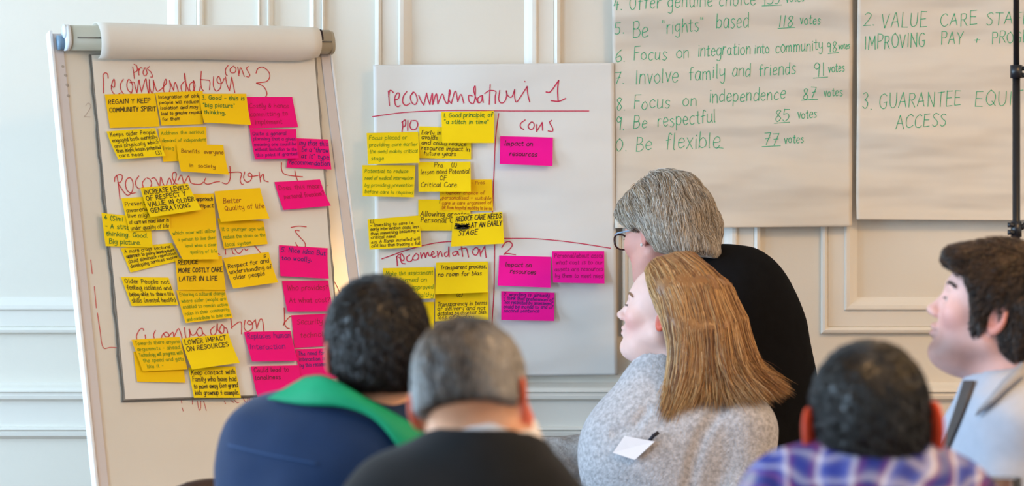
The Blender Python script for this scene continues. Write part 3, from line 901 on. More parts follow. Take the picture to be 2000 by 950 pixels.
def covered(quads, layers, i):
    """does a higher note lie over this one?"""
    bb = lambda q: (min(p[0] for p in q), min(p[1] for p in q), max(p[0] for p in q), max(p[1] for p in q))
    a = bb(quads[i])
    for j, q in enumerate(quads):
        b = bb(q)
        if j != i and layers[j] > layers[i] and min(a[2], b[2]) - max(a[0], b[0]) > 4 and min(a[3], b[3]) - max(a[1], b[1]) > 4:
            return True
    return False


for i, t in enumerate(T):
    pk = 'pink' in t[5]
    cv = covered([q[1] for q in T], [q[6] for q in T], i)
    note(PB, *t[1:11], base=EB, grp=GP if pk else GY, curl=.0015 if cv else (.014 if not pk else .011))
TW = [
 ([(716, 260), (817, 258), (820, 319), (719, 321)], ['Focus placed or', 'providing care earlier', 'the need makes critical', '>6 stage'], OLIVE, M_YELLOW, 'yellow note in faint green below the word Pro on the wall sheet', 1, .12, .0010, .22, .22),
 ([(819, 247), (920, 251), (920, 312), (819, 309)], ['Early in', '>4 avoids', 'and could reduce', 'resource impact in', '>8 future years'], BLACK, M_YELLOW, 'yellow sticky note starting Early in avoids and could reduce', 1, .13, .0013, .24, .165),
 ([(862, 219), (965, 217), (965, 280), (864, 280)], ['1. Good principle, of', '"a stitch in time"'], DGREEN, M_YELLOW, 'yellow note in green reading Good principle of a stitch in time', 3, .13, .0015, .18, .21),
 ([(708, 323), (811, 323), (809, 386), (709, 384)], ['>4 Potential to reduce', 'need of medical intervention', 'by providing prevention', 'before care is required'], OLIVE, M_YELLOW, 'yellow note in faint green overhanging the left edge of the wall sheet', 2, .11, .0010, .24, .22),
 ([(859, 351), (961, 351), (963, 412), (859, 412)], ['>60 - Pros', '', '- Gender chance of', 'personalised + suitable', 'care ie care organised of', 'DR from hospital mobility to be so'], (176, 74, 10), Y2, 'golden sticky note with orange brown writing ending hospital mobility', 1, .11, .0010, .16, .16),
 ([(817, 317), (919, 316), (920, 375), (818, 375)], ['>30 Pro   (1)', 'lessen need Potential', '>40 OF', 'Critical Care'], BLACK, M_YELLOW, 'yellow sticky note reading Pro lessen need of critical care', 3, .15, .0012, .18, .22),
 ([(817, 390), (918, 391), (920, 451), (817, 451)], ['>40 (', '', 'Allowing greater', 'Personal Choice'], BLACK, M_YELLOW, 'yellow sticky note reading Allowing greater personal choice', 1, .17, .0013, .14, .20),
 ([(885, 421), (981, 414), (985, 476), (881, 482)], ['>6 REDUCE CARE NEEDS', 'EARLY AT AN EARLY', '>12 STAGE'], BLACK, M_YELLOW, 'yellow note in bold capitals reading reduce care needs at an early stage', 3, .15, .0018, .2, .23),
 ([(718, 429), (819, 421), (824, 482), (722, 488)], ['(1)', '- Investing to save i.e.', 'early intervention costs less', 'than something becoming a', 'critical need', 'e.g. A Ramp installed will', 'cost less than treating a fall'], BLACK, M_YELLOW, 'yellow sticky note with tiny black writing starting Investing to save', 1, .10, .0011, .12, .135),
 ([(750, 592), (848, 590), (847, 652), (750, 655)], ['', '', '', '>70 bias'], BROWN, M_YELLOW, 'yellow note mostly hidden behind the short-haired man, right edge showing', 1, .1, .001, .2, .2),
 ([(748, 524), (848, 522), (850, 583), (748, 585)], ['>5 Make the assessment', '>30 formed on', '>44 is approved', '>60 healthy'], OLIVE, M_YELLOW, 'yellow note in green starting Make the assessment, above the short-haired man', 2, .14, .0011, .24, .23),
 ([(850, 573), (954, 571), (954, 625), (850, 628)], ['>40 (c)', '', 'Transparency in terms', 'of delivery and not', 'dictated by assessor bias.', 'loss of quality'], BLACK, M_YELLOW, 'yellow sticky note starting Transparency in terms of delivery', 1, .14, .0012, .14, .16),
 ([(852, 513), (953, 511), (953, 571), (850, 575)], ['>8 Transparent process,', '>4 no room for bias'], BLACK, M_YELLOW, 'yellow sticky note reading Transparent process, no room for bias', 3, .13, .0015, .22, .22),
 ([(977, 266), (1080, 269), (1079, 325), (976, 321)], ['>8 Impact on', '', '>18 resources'], BLACK, M_PINK2, 'magenta note reading Impact on resources, under the word cons', 1, .16, .0015, .32, .18),
 ([(975, 499), (1076, 502), (1075, 562), (972, 558)], ['>12 Impact on', '', '>22 resources'], BLACK, M_PINK2, 'magenta note reading Impact on resources, under the red figure 2', 1, .14, .0015, .36, .11),
 ([(1078, 491), (1180, 491), (1180, 554), (1080, 552)], ['Personal/about costs', '>6 what cost is to our', 'assets are resources', 'by them to meet need'], (140, 0, 90), M_PINK2, 'magenta sticky note with dark writing, rightmost on the wall sheet', 2, .13, .0011, .2, .21),
 ([(979, 569), (1083, 572), (1082, 627), (979, 625)], ['2. wording is already', '- think that preferences of', '"not restricted by assessment"', 'could be moved to end of', 'second sentence'], BLUE, M_PINK2, 'magenta sticky note with blue writing, lowest on the wall sheet', 1, .12, .0012, .16, .14),
]
PW = Plane((0, DW - .0335, CZ), (1, 0, 0), (0, 0, 1))
for i, t in enumerate(TW):
    pk = 'magenta' in t[4]
    cv = covered([q[0] for q in TW], [q[5] for q in TW], i)
    note(PW, *t[:10], base=.0012, grp=GPW if pk else GYW, curl=.0015 if cv else (.024 if pk else .016))
# crossed-out word on the capitals note
q = np.array([[890, 441], [918, 443], [891, 444], [917, 439], [890, 447], [916, 446], [892, 439]], float)
nt_ = [o for o in C.objects if o.get('label', '').startswith('yellow note in bold capitals reading reduce')][0]
V, Fc = strip_mesh([catmull(PW.hit(q), 4)], lambda p: PW.pt(p, .0012 + .0072 + .0055), .003)
add_mesh('crossing_out', V, Fc, ink(BLACK), nt_)
# ------------------------------------------------------------------ people: smooth distance fields turned into continuous meshes
f32 = np.float32


def ell(p, c, r):
    r = np.asarray(r, f32)
    q = (p - np.asarray(c, f32)) / r
    k0 = np.sqrt((q * q).sum(1)) + 1e-9
    q /= r
    k1 = np.sqrt((q * q).sum(1)) + 1e-9
    return np.where(k0 < .05, -r.min(), k0 * (k0 - 1) / k1)


def cone(p, a, b, ra, rb):
    a, b = np.asarray(a, f32), np.asarray(b, f32)
    ba = b - a
    h = np.clip(((p - a) @ ba) / (ba @ ba), 0, 1)
    q = p - a - h[:, None] * ba
    return np.sqrt((q * q).sum(1)) - (ra + (rb - ra) * h)


def chain(p, pts, k=.02):
    """pts: [(point, radius)...]"""
    d = None
    for (a, ra), (b, rb) in zip(pts[:-1], pts[1:]):
        e = cone(p, a, b, ra, rb)
        d = e if d is None else smin(d, e, k)
    return d


def smin(a, b, k):
    h = np.maximum(k - np.abs(a - b), 0) / k
    return np.minimum(a, b) - h * h * k * .25


def smax(a, b, k):
    return -smin(-a, -b, k)


def wob(p, f, seed=0.0):
    x, y, z = p[:, 0] * f, p[:, 1] * f, p[:, 2] * f
    return (np.sin(x * 1.1 + 1.7 * np.sin(z * .7 + seed)) * np.sin(z * 1.3 + 1.1 * np.sin(y * .9 + seed * 2) + seed)
            + .6 * np.sin(1.9 * z + 1.4 * x + seed) * np.sin(1.7 * y + .6 * z))


def sdf_mesh(fn, lo, hi, h):
    lo = np.asarray(lo, float)
    m = np.ceil((np.asarray(hi, float) - lo) / (4 * h)).astype(int)
    H = 4 * h
    gx, gy, gz = [np.arange(k + 1) * H for k in m]
    cp = np.stack(np.meshgrid(gx, gy, gz, indexing='ij'), -1).reshape(-1, 3) + lo
    vc = fn(cp.astype(f32)).reshape(m + 1)
    near = np.abs(vc) < H * 1.9
    act = np.zeros(m, bool)
    for a in (0, 1):
        for b in (0, 1):
            for c in (0, 1):
                act |= near[a:m[0] + a, b:m[1] + b, c:m[2] + c]
    n = 4 * m + 1
    ix = [np.minimum(np.arange(k) // 4, mm - 1) for k, mm in zip(n, m)]
    jx = [np.arange(k) // 4 for k in n]
    full = vc[np.ix_(*jx)].astype(f32)
    mask = act[np.ix_(*ix)]
    idx = np.argwhere(mask)
    pts = (idx * h + lo).astype(f32)
    vals = np.empty(len(pts), f32)
    for s in range(0, len(pts), 400000):
        vals[s:s + 400000] = fn(pts[s:s + 400000])
    full[mask] = vals
    ins = full < 0
    cnt = np.zeros(n - 1, np.int8)
    for a in (0, 1):
        for b in (0, 1):
            for c in (0, 1):
                cnt += ins[a:n[0] - 1 + a, b:n[1] - 1 + b, c:n[2] - 1 + c]
    cells = np.argwhere((cnt > 0) & (cnt < 8))
    vid = np.full(n - 1, -1, np.int64)
    vid[tuple(cells.T)] = np.arange(len(cells))
    acc = np.zeros((len(cells), 3)); num = np.zeros(len(cells))
    for ax in range(3):
        o1, o2 = [i for i in range(3) if i != ax]
        for a in (0, 1):
            for b in (0, 1):
                s0 = np.zeros(3, int); s0[o1] = a; s0[o2] = b
                s1 = s0.copy(); s1[ax] = 1
                v0 = full[tuple((cells + s0).T)]; v1 = full[tuple((cells + s1).T)]
                cr = (v0 < 0) != (v1 < 0)
                t = np.where(cr, v0 / np.where(cr, v0 - v1, 1), 0)
                q = np.tile(s0.astype(float), (len(cells), 1)); q[:, ax] = t
                acc += q * cr[:, None]; num += cr
    V = lo + (cells + acc / num[:, None]) * h
    Fs = []
    for ax in range(3):
        o1, o2 = [(1, 2), (2, 0), (0, 1)][ax]
        sl0 = [slice(None)] * 3; sl1 = [slice(None)] * 3
        sl0[ax] = slice(0, n[ax] - 1); sl1[ax] = slice(1, n[ax])
        e = np.argwhere(ins[tuple(sl0)] != ins[tuple(sl1)])
        e = e[(e[:, o1] > 0) & (e[:, o2] > 0) & (e[:, o1] < n[o1] - 1) & (e[:, o2] < n[o2] - 1)]
        d1 = np.zeros(3, int); d1[o1] = 1
        d2 = np.zeros(3, int); d2[o2] = 1
        q = np.stack([vid[tuple((e - d1 - d2).T)], vid[tuple((e - d2).T)], vid[tuple(e.T)], vid[tuple((e - d1).T)]], 1)
        flip = ~ins[tuple(e.T)]
        q[flip] = q[flip][:, ::-1]
        Fs.append(q)
    Fs = np.vstack(Fs)
    Fs = Fs[(Fs >= 0).all(1)]
    return V, Fs


def grad(fn, p, e=.0015):
    p = p.astype(f32)
    g = np.stack([fn(p + np.array(d, f32)) - fn(p - np.array(d, f32)) for d in ((e, 0, 0), (0, e, 0), (0, 0, e))], 1)
    return g / (np.linalg.norm(g, axis=1, keepdims=True) + 1e-9)


def march(fn, uv, off=0.0, d0=3.2, d1=6.7):
    """where sight lines from the photograph's viewpoint meet a surface (used to lay collars and badges on clothing)"""
    uv = np.atleast_2d(np.asarray(uv, float))
    dr = np.stack([(uv[:, 0] - 1000) / FPX, np.ones(len(uv)), -(uv[:, 1] - 475) / FPX], 1)
    o = np.array([0, 0, CZ])
    t = np.full(len(uv), d0)
    best, bt = np.full(len(uv), 9.0), t.copy()
    for _ in range(160):
        d = fn((o + dr * t[:, None]).astype(f32)) - off
        b = np.abs(d) < best                    # a line that just misses stays at its nearest approach
        best[b], bt[b] = np.abs(d)[b], t[b]
        t = np.minimum(t + np.maximum(d, -.01) * .7, d1)
    return o + dr * bt[:, None]


class Frame:
    """head frame: x to the person's right, y forward, z up"""
    def __init__(s, center, fwd, roll=0.0, scale=1.0):
        s.c = np.asarray(center, float)
        f = np.asarray(fwd, float); f /= np.linalg.norm(f)
        r = np.cross(f, (0, 0, 1)); r /= np.linalg.norm(r)
        u = np.cross(r, f)
        c, sn = math.cos(roll), math.sin(roll)
        s.R = np.stack([c * r + sn * u, f, -sn * r + c * u])       # rows: right, forward, up
        s.k = scale

    def loc(s, p):
        return (((p - s.c.astype(f32)) @ s.R.T.astype(f32)) / s.k).astype(f32)

    def wld(s, q):
        return s.c + (np.asarray(q, float) * s.k) @ s.R


def head_sdf(q, fat=0.0, nose=1.0, ear=1.0, fem=False, jut=0.0):
    x = np.abs(q[:, 0:1]); m = np.concatenate([x, q[:, 1:]], 1).astype(f32)
    d = ell(m, (0, -.008, .040), (.0755, .096, .086))
    d = smin(d, ell(m, (0, .034, .012), (.062, .064, .080)), .03)
    d = smin(d, ell(m, (0, .038, -.046), (.053 + fat, .054 + fat * .3, .060 + fat * .4)), .03)
    d = smin(d, cone(m, (.050 + fat * .7, -.002, -.046), (.016, .074 + jut, -.094), .017 + fat, .013 + fat * .4), .03)
    d = smin(d, ell(m, (0, .080 + jut, -.094), (.018, .017, .016)), .018)
    if fat:
        d = smin(d, ell(m, (0, .038, -.100), (.046, .045, .022 + fat)), .03)
    d = smin(d, ell(m, (.042, .064, -.014), (.022, .024, .022)), .02)
    d = smin(d, cone(m, (.0, .0905, .030), (.034, .080, .030), .009, .007), .014)
    d = smax(d, -ell(m, (.032, .106, .008), (.019, .020, .013)), .014)
    d = smin(d, ell(m, (.031, .0795, .008), (.0150, .0135, .0125)), .006)
    d = smax(d, -ell(m, (.0315, .0955, .0055), (.0125, .010, .0030)), .003)
    d = smin(d, cone(m, (0, .090, .020), (0, .1115 * (1 + .0 * nose), -.022), .0065, .0095 * nose), .010)
    d = smin(d, ell(m, (0, .1135 + .004 * (nose - 1), -.0230), (.0100 * nose, .0100, .0090)), .006)
    d = smin(d, ell(m, (.0115, .1045, -.0275), (.0070, .0095, .0070)), .006)
    d = smax(d, -ell(m, (.006, .110, -.0345), (.0035, .005, .004)), .003)
    d = smin(d, ell(m, (0, .0935 + jut, -.052), (.023, .0125, .0080)), .008)
    d = smin(d, ell(m, (0, .0925 + jut, -.0640), (.020, .0120, .0080)), .007)
    d = smax(d, -ell(m, (0, .109 + jut, -.0580), (.025, .0125, .0016)), .003)
    # ears: tilted disc with a rim and a hollow
    c, s = math.cos(.42), math.sin(.42)
    ex = m[:, 0] - .0775; ey = m[:, 1] + .010; ez = m[:, 2] + .002
    e1 = c * ex + s * ey; e2 = -s * ex + c * ey
    eq = np.stack([e1, e2 + .12 * ez, ez], 1) / ear
    e = ell(eq, (.006, -.006, 0), (.0065, .0185, .031))
    e = smax(e, -ell(eq, (.014, -.004, .003), (.0085, .0120, .0215)), .005)
    d = smin(d, e * ear, .006)
    return d


SKIN = dict(light=S(226, 178, 158), pink=S(228, 172, 156), tan=S(206, 150, 120))
M_SKIN = material('skin', (1, 1, 1), .48, .05, 30, .03, 180, spec=.35, attr='tint', sss=.12)
M_HAIR = material('hair', (1, 1, 1), .36, .10, 60, spec=.5, attr='tint')
M_HAIRD = material('dark_hair', (1, 1, 1), .32, .10, 60, spec=.6, attr='tint')
M_EYE = material('eye_white', S(214, 206, 200), .15, spec=.6)
M_IRIS = material('iris_dark', S(50, 40, 34), .15, spec=.6)


def skin_cols(Vl, base, lips=S(190, 104, 100), cheek=(1, 1, 1), stub=0.0, ear=S(214, 96, 72)):
    """skin colour over a head in its own frame: lips, cheeks, ears, beard shadow"""
    n = len(Vl)
    col = np.tile(np.array(base), (n, 1))
    g = lambda c, r: np.exp(-(((np.abs(Vl * [1, 1, 1]) * [1, 0, 0] + Vl * [0, 1, 1] - np.array(c)) / np.array(r)) ** 2).sum(1))[:, None]
    w = g((.045, .075, -.03), (.028, .04, .028)) * .75
    col = col * (1 - w) + col * np.array(cheek) * w
    if stub:
        w = stub * np.clip(g((.0, .07, -.085), (.08, .06, .035)) * 1.2 + .5 * g((.05, .03, -.06), (.03, .05, .04)), 0, 1)
        col = col * (1 - w) + np.array(S(120, 88, 80)) * w
    w = np.clip((g((0, .106, -.0575), (.024, .02, .0100)) - .35) * 2.2, 0, 1) * .8
    col = col * (1 - w) + np.array(lips) * w
    w = np.clip((np.abs(Vl[:, 0]) - .076) / .008, 0, 1)[:, None] * (np.abs(Vl[:, 2]) < .045)[:, None]
    col = col * (1 - w) + np.array(ear) * w
    return col


def strand_mesh(paths, rad, cols, name, parent, mat=None, stuff=True):
    """paths (N,K,3): tapered three-sided strands, all joined in one hair mesh"""
    N, K, _ = paths.shape
    t = np.gradient(paths, axis=1)
    t /= np.linalg.norm(t, axis=2, keepdims=True) + 1e-9
    ref = RNG.normal(size=(N, 1, 3))
    a = np.cross(t, ref); a /= np.linalg.norm(a, axis=2, keepdims=True) + 1e-9
    b = np.cross(t, a)
    prof = np.array([.75] + [1.0] * max(K - 3, 0) + [.7, .12])[:K]
    rr = np.asarray(rad).reshape(-1, 1, 1) * prof.reshape(1, K, 1)
    rings = [paths + rr * (math.cos(x) * a + math.sin(x) * b) for x in (0, 2.094, 4.189)]
    V = np.stack(rings, 2).reshape(-1, 3)
    base = (np.arange(N)[:, None] * K * 3 + np.arange(K - 1)[None] * 3).reshape(-1)
    Fs = np.concatenate([np.stack([base + j, base + (j + 1) % 3, base + 3 + (j + 1) % 3, base + 3 + j], 1) for j in range(3)])
    cc = np.repeat(np.asarray(cols), K * 3, axis=0)
    o = add_mesh(name, V, Fs, mat or M_HAIR, parent, smooth=True, cols=cc)
    if stuff:
        o['kind'] = 'stuff'
    return o


def surf_strands(fn, V, F, n, length, field, lift=(.001, .004), K=6, lenvar=.35, keep=None, wave=0.0):
    """strands that start on a shell mesh and run along it, following a direction field"""
    a, b, c = V[F[:, 0]], V[F[:, 1]], V[F[:, 2]]
    ar = np.linalg.norm(np.cross(b - a, c - a), axis=1)
    pick = RNG.choice(len(F), n * 2, p=ar / ar.sum())
    w = RNG.dirichlet((1, 1, 1), n * 2)
    p = a[pick] * w[:, :1] + b[pick] * w[:, 1:2] + c[pick] * w[:, 2:]
    if keep is not None:
        p = p[keep(p)]
    p = p[:n]
    n = len(p)
    L = length * (1 + RNG.uniform(-lenvar, lenvar, n))
    out = [p]
    ph = RNG.uniform(0, 6.3, n)
    for k in range(1, K):
        g = grad(fn, p)
        t = field(p, g)
        if wave:
            sd = np.cross(t, g)
            t = t + sd * (wave * np.sin(ph + k * 1.3))[:, None]
        t = t - g * (t * g).sum(1, keepdims=True)
        t /= np.linalg.norm(t, axis=1, keepdims=True) + 1e-9
        p = p + t * (L / (K - 1))[:, None]
        d = fn(p.astype(f32))
        tgt = lift[0] + (lift[1] - lift[0]) * k / (K - 1)
        p = p - grad(fn, p) * np.clip(d - tgt, -.01, .01)[:, None]
        out.append(p)
    return np.stack(out, 1)


def guide_strands(guides, n, spread, jitter=.004, K=14, pinch=.0, order=None):
    """strands interpolated between neighbouring guide curves; guides: list of (M,3) point lists"""
    G = []
    for g in guides:
        g = catmull(np.asarray(g, float), 8)
        s = np.concatenate([[0], np.cumsum(np.linalg.norm(np.diff(g, axis=0), axis=1))])
        G.append(np.stack([np.interp(np.linspace(0, s[-1], K), s, g[:, i]) for i in range(3)], 1))
    G = np.stack(G)
    x = RNG.uniform(0, len(G) - 1, n)
    clump = np.round(x * 9) / 9
    x = x + (clump - x) * pinch * RNG.uniform(.2, 1, n)
    i = np.minimum(x.astype(int), len(G) - 2)
    f = (x - i)[:, None, None]
    p = G[i] * (1 - f) + G[i + 1] * f
    t = np.linspace(0, 1, K)[None, :, None]
    p = p + RNG.normal(0, 1, (n, 1, 3)) * spread * (.35 + .65 * t)
    ph = RNG.uniform(0, 6.3, (n, 1, 3))
    p = p + jitter * np.sin(ph + t * RNG.uniform(3, 8, (n, 1, 1))) * t
    cut = RNG.uniform(.74, 1.0, n)
    out = np.empty_like(p)
    for k in range(K):
        q = cut * k
        j = np.minimum(q.astype(int), K - 2)
        g = (q - j)[:, None]
        out[:, k] = p[np.arange(n), j] * (1 - g) + p[np.arange(n), j + 1] * g
    return out, x


def streaks(key, cols, dark=.85, light=1.15, mess=.8):
    """strand colours that run in streaks: neighbours (by key) share a tone"""
    cols = np.array(sorted(cols, key=sum))
    v = (np.sin(key * 12.9) + np.sin(key * 31.7 + 1) + .7 * np.sin(key * 77.1 + 2)) / 2.7 * .75 + .5 + RNG.normal(0, .16 * mess, len(key))
    i = np.clip((v * len(cols)).astype(int), 0, len(cols) - 1)
    return cols[i] * RNG.uniform(dark, light, (len(key), 1))


def tints(n, cols, dark=.75, light=1.2):
    cols = np.array(cols)
    c = cols[RNG.integers(0, len(cols), n)]
    return c * RNG.uniform(dark, light, (n, 1))


def eyes_and_brows(fr, root, browcol, lash=True):
    for s in (-1, 1):
        Vs, Fs = [], []
        for i in range(9):
            th = math.pi * i / 8
            for k in range(14):
                an = 2 * math.pi * k / 14
                Vs.append((s * .031 + .0118 * math.sin(th) * math.cos(an), .0800 + .0118 * math.cos(th), .007 + .0118 * math.sin(th) * math.sin(an)))
        for i in range(8):
            for k in range(14):
                Fs.append((i * 14 + k, i * 14 + (k + 1) % 14, i * 14 + 14 + (k + 1) % 14, i * 14 + 14 + k))
        e = add_mesh('eye', fr.wld(Vs), Fs, M_EYE, root, smooth=True)
        ir = np.array(Vs[:28]) * [1, 1, 1] + [0, .0006, 0]
        e2 = add_mesh('iris', fr.wld(ir), Fs[:14], M_IRIS, None, smooth=True)
        e2.parent = e
        e2.matrix_parent_inverse = Matrix.Identity(4)
        e2.matrix_basis = Matrix.Identity(4)
        e2.matrix_parent_inverse = (Matrix.Translation(-Vector(root.location))).inverted() if False else Matrix.Identity(4)
    n = 420
    side = np.where(np.arange(n) % 2 == 0, 1, -1)
    t = RNG.uniform(0, 1, n)
    x = .014 + .034 * t
    y = .0985 - .016 * t ** 2 * 1.1
    z = .030 + .006 * np.sin(t * 2.6) + RNG.uniform(-.003, .003, n)
    p0 = np.stack([side * x, y, z], 1)
    d = np.stack([side * .008, -.002 * np.ones(n) - .004 * t, .002 - .003 * t], 1)
    path = np.stack([p0, p0 + d * .5 + [0, .001, 0], p0 + d], 1)
    strand_mesh(fr.wld(path.reshape(-1, 3)).reshape(path.shape), np.full(n, .0007), tints(n, [browcol]), 'eyebrows', root)
    n = 60
    side = np.where(np.arange(n) % 2 == 0, 1, -1)
    t = RNG.uniform(-1, 1, n)
    p0 = np.stack([side * (.0315 + .0125 * t), .0915 - .003 * t ** 2, .0085 - .003 * t ** 2], 1)
    d = np.stack([side * .002 * t, .006 * np.ones(n), -.0015 * np.ones(n)], 1)
    path = np.stack([p0, p0 + d * .6, p0 + d + [0, 0, .001]], 1)
    strand_mesh(fr.wld(path.reshape(-1, 3)).reshape(path.shape), np.full(n, .0006), tints(n, [S(40, 30, 26)]), 'eyelashes', root)


def hairline(q, pts):
    ys, zs = zip(*pts)
    return np.interp(q[:, 1], ys, zs) - q[:, 2]          # negative where hair grows


def make_body(root, fr, neck, base, lo, hi, h=.0036, shoulders=None, headkw={}, colkw={}, name='body'):
    """head, ears, neck and chest as one continuous skin"""
    def fn(p):
        d = head_sdf(fr.loc(p), **headkw) * fr.k
        d = smin(d, chain(p, neck, .03), .028)
        if shoulders:
            d = smin(d, shoulders(p), .05)
        return d
    V, Fs = sdf_mesh(fn, lo, hi, h)
    cols = skin_cols(fr.loc(V.astype(f32)).astype(float), base, **colkw)
    add_mesh(name, V, Fs, M_SKIN, root, smooth=True, cols=cols)
    return fn


def garment(name, fn, lo, hi, h, mat, root):
    V, Fs = sdf_mesh(fn, lo, hi, h)
    return add_mesh(name, V, Fs, mat, root, smooth=True), V, Fs


def seated_legs(root, hip, face, mat, shoe, standing=False):
    """trousers and shoes down to the floor, below the picture"""
    hip = np.asarray(hip, float); f = np.array([face[0], face[1], 0.0]); f /= np.linalg.norm(f)
    sd = np.array([f[1], -f[0], 0])
    pairs = []
    for s in (-1, 1):
        h0 = hip + sd * .09 * s
        if standing:
            kn = h0 * [1, 1, 0] + [0, 0, .48] + f * .03
            an = kn * [1, 1, 0] + [0, 0, .09] - f * .03
        else:
            kn = h0 + f * .40 + [0, 0, .01]
            an = kn * [1, 1, 0] + [0, 0, .09]
        pairs.append((h0, kn, an))
    def fn(p):
        d = cone(p, hip + sd * .07, hip - sd * .07, .12, .12)
        for h0, kn, an in pairs:
            d = smin(d, cone(p, h0, kn, .085, .065), .03)
            d = smin(d, cone(p, kn, an, .064, .048), .02)
        return d
    pts = np.array([x for q in pairs for x in q] + [hip])
    garment('trousers', fn, pts.min(0) - .16, pts.max(0) + .16, .011, mat, root)
    for h0, kn, an in pairs:
        a = an * [1, 1, 0] + [0, 0, .045]
        def sf(p):
            d = cone(p, a - f * .03, a + f * .15, .042, .034)
            return smax(d, .002 - p[:, 2], .01)
        garment('shoe', sf, np.minimum(a, a + f * .2) - .09, np.maximum(a, a + f * .2) + .09, .008, shoe, root)
M_NAVY = material('navy_jacket_cloth', S(10, 40, 78), .75, .06, 20, .06, 500, spec=.2, sheen=.15)
M_GREENC = material('green_collar_cloth', S(10, 150, 104), .6, .05, 20, .05, 300, spec=.25)
M_SUIT = material('black_suit_cloth', S(20, 23, 27), .85, .06, 30, .06, 500, spec=.15, sheen=.1)
M_SHIRT = material('white_shirt_cloth', S(232, 232, 236), .7, .02, 20)
M_BLACKK = material('black_knit', S(22, 22, 24), .95, .08, 40, .08, 400, spec=.06)
M_KNIT = material('grey_marl_knit', S(184, 183, 188), .95, .26, 120, .35, 260, spec=.1, sheen=.2, detail=2)
M_KNITR = material('grey_marl_knit_sleeve', S(190, 186, 186), .95, .26, 120, .35, 260, spec=.1, sheen=.2, detail=2)
M_POLO = material('pale_blue_grey_cotton', S(176, 184, 200), .85, .03, 60, .1, 500, spec=.15)
M_LAPEL = material('dark_grey_cotton', S(84, 78, 76), .85, .06, 60, .1, 400, spec=.15)
M_TROUSER = material('charcoal_trousers', S(50, 50, 58), .9, .05, 40)
M_SHOE = material('black_leather', S(24, 22, 22), .4, .05, 40)
M_BADGE = material('white_card', S(236, 232, 236), .5, .01, 20)
M_TORT = material('tortoiseshell_plastic', S(60, 26, 24), .25, .5, 300, spec=.5)
M_TEMPLE = material('pale_blue_plastic', S(150, 176, 204), .25, .05, 60, spec=.5)
M_LENS = material('lens_glass', (0.97, .98, .97), .02, trans=1.0)
M_LENS.node_tree.nodes['Principled BSDF'].inputs['IOR'].default_value = 1.04
M_PEARL = material('pearl', S(240, 236, 232), .15, spec=.6)
M_DARKCORD = material('dark_cord', S(40, 40, 52), .7)


def pattern_cloth(name):
    m = material(name, S(232, 228, 232), .8)
    nt = m.node_tree
    b = nt.nodes['Principled BSDF']
    tc = nt.nodes.new('ShaderNodeTexCoord')
    vo = nt.nodes.new('ShaderNodeTexVoronoi')
    vo.inputs['Scale'].default_value = 110
    vo.inputs['Randomness'].default_value = .25
    r = nt.nodes.new('ShaderNodeValToRGB')
    r.color_ramp.interpolation = 'CONSTANT'
    r.color_ramp.elements[0].color = (*S(58, 52, 74), 1)
    r.color_ramp.elements[1].position = .34
    r.color_ramp.elements[1].color = (*S(232, 228, 232), 1)
    nt.links.new(tc.outputs['Object'], vo.inputs['Vector'])
    nt.links.new(vo.outputs['Distance'], r.inputs['Fac'])
    nt.links.new(r.outputs['Color'], b.inputs['Base Color'])
    return m


def plaid_cloth(name):
    m = material(name, (1, 1, 1), .85)
    nt = m.node_tree
    b = nt.nodes['Principled BSDF']
    tc = nt.nodes.new('ShaderNodeTexCoord')
    outs = []
    for ax, sc_, ph in (('X', 3.4, 0.6), ('Z', 4.2, 1.3)):
        w = nt.nodes.new('ShaderNodeTexWave')
        w.bands_direction = ax
        w.inputs['Scale'].default_value = sc_
        w.inputs['Phase Offset'].default_value = ph
        w.inputs['Distortion'].default_value = 5.0
        w.inputs['Detail Scale'].default_value = 1.4
        nt.links.new(tc.outputs['Object'], w.inputs['Vector'])
        r = nt.nodes.new('ShaderNodeValToRGB')
        cr = r.color_ramp
        cr.interpolation = 'EASE'
        stops = ([(0, S(40, 52, 140)), (.3, S(90, 110, 200)), (.55, S(222, 224, 240)), (.75, S(120, 40, 90)), (1, S(34, 40, 110))] if ax == 'X'
                 else [(0, S(50, 70, 170)), (.35, S(190, 196, 230)), (.6, S(50, 56, 150)), (.85, S(130, 70, 130)), (1, S(40, 40, 100))])
        while len(cr.elements) < len(stops):
            cr.elements.new(.5)
        for e, (po, co) in zip(cr.elements, stops):
            e.position = po
            e.color = (*co, 1)
        nt.links.new(w.outputs['Fac'], r.inputs['Fac'])
        outs.append(r.outputs['Color'])
    mx = nt.nodes.new('ShaderNodeMix')
    mx.data_type = 'RGBA'
    mx.inputs[0].default_value = .5
    nt.links.new(outs[0], mx.inputs[6])
    nt.links.new(outs[1], mx.inputs[7])
    nt.links.new(mx.outputs[2], b.inputs['Base Color'])
    return m


M_PATTERN = pattern_cloth('white_patterned_cotton')
M_PLAID = plaid_cloth('blue_plaid_cotton')


def band_on(name, fn, top, bot, mat, root, off=.006, th=.004, n=40, puff=0.0):
    """strip of cloth between two lines seen on a garment, laid on its surface"""
    a, b = catmull(np.array(top, float), 12), catmull(np.array(bot, float), 12)
    rs = lambda c: np.stack([np.interp(np.linspace(0, 1, n), np.linspace(0, 1, len(c)), c[:, i]) for i in range(2)], 1)
    a, b = rs(a), rs(b)
    K = 7
    V = []
    for k in range(K):
        t = k / (K - 1)
        V.append(march(fn, a * (1 - t) + b * t, off + puff * math.sin(math.pi * t)))
    V = np.stack(V).reshape(-1, 3)
    Fs = [(k * n + i, (k + 1) * n + i, (k + 1) * n + i + 1, k * n + i + 1) for k in range(K - 1) for i in range(n - 1)]
    o = add_mesh(name, V, Fs, mat, root, smooth=True)
    solid(o, th, 0)
    return o


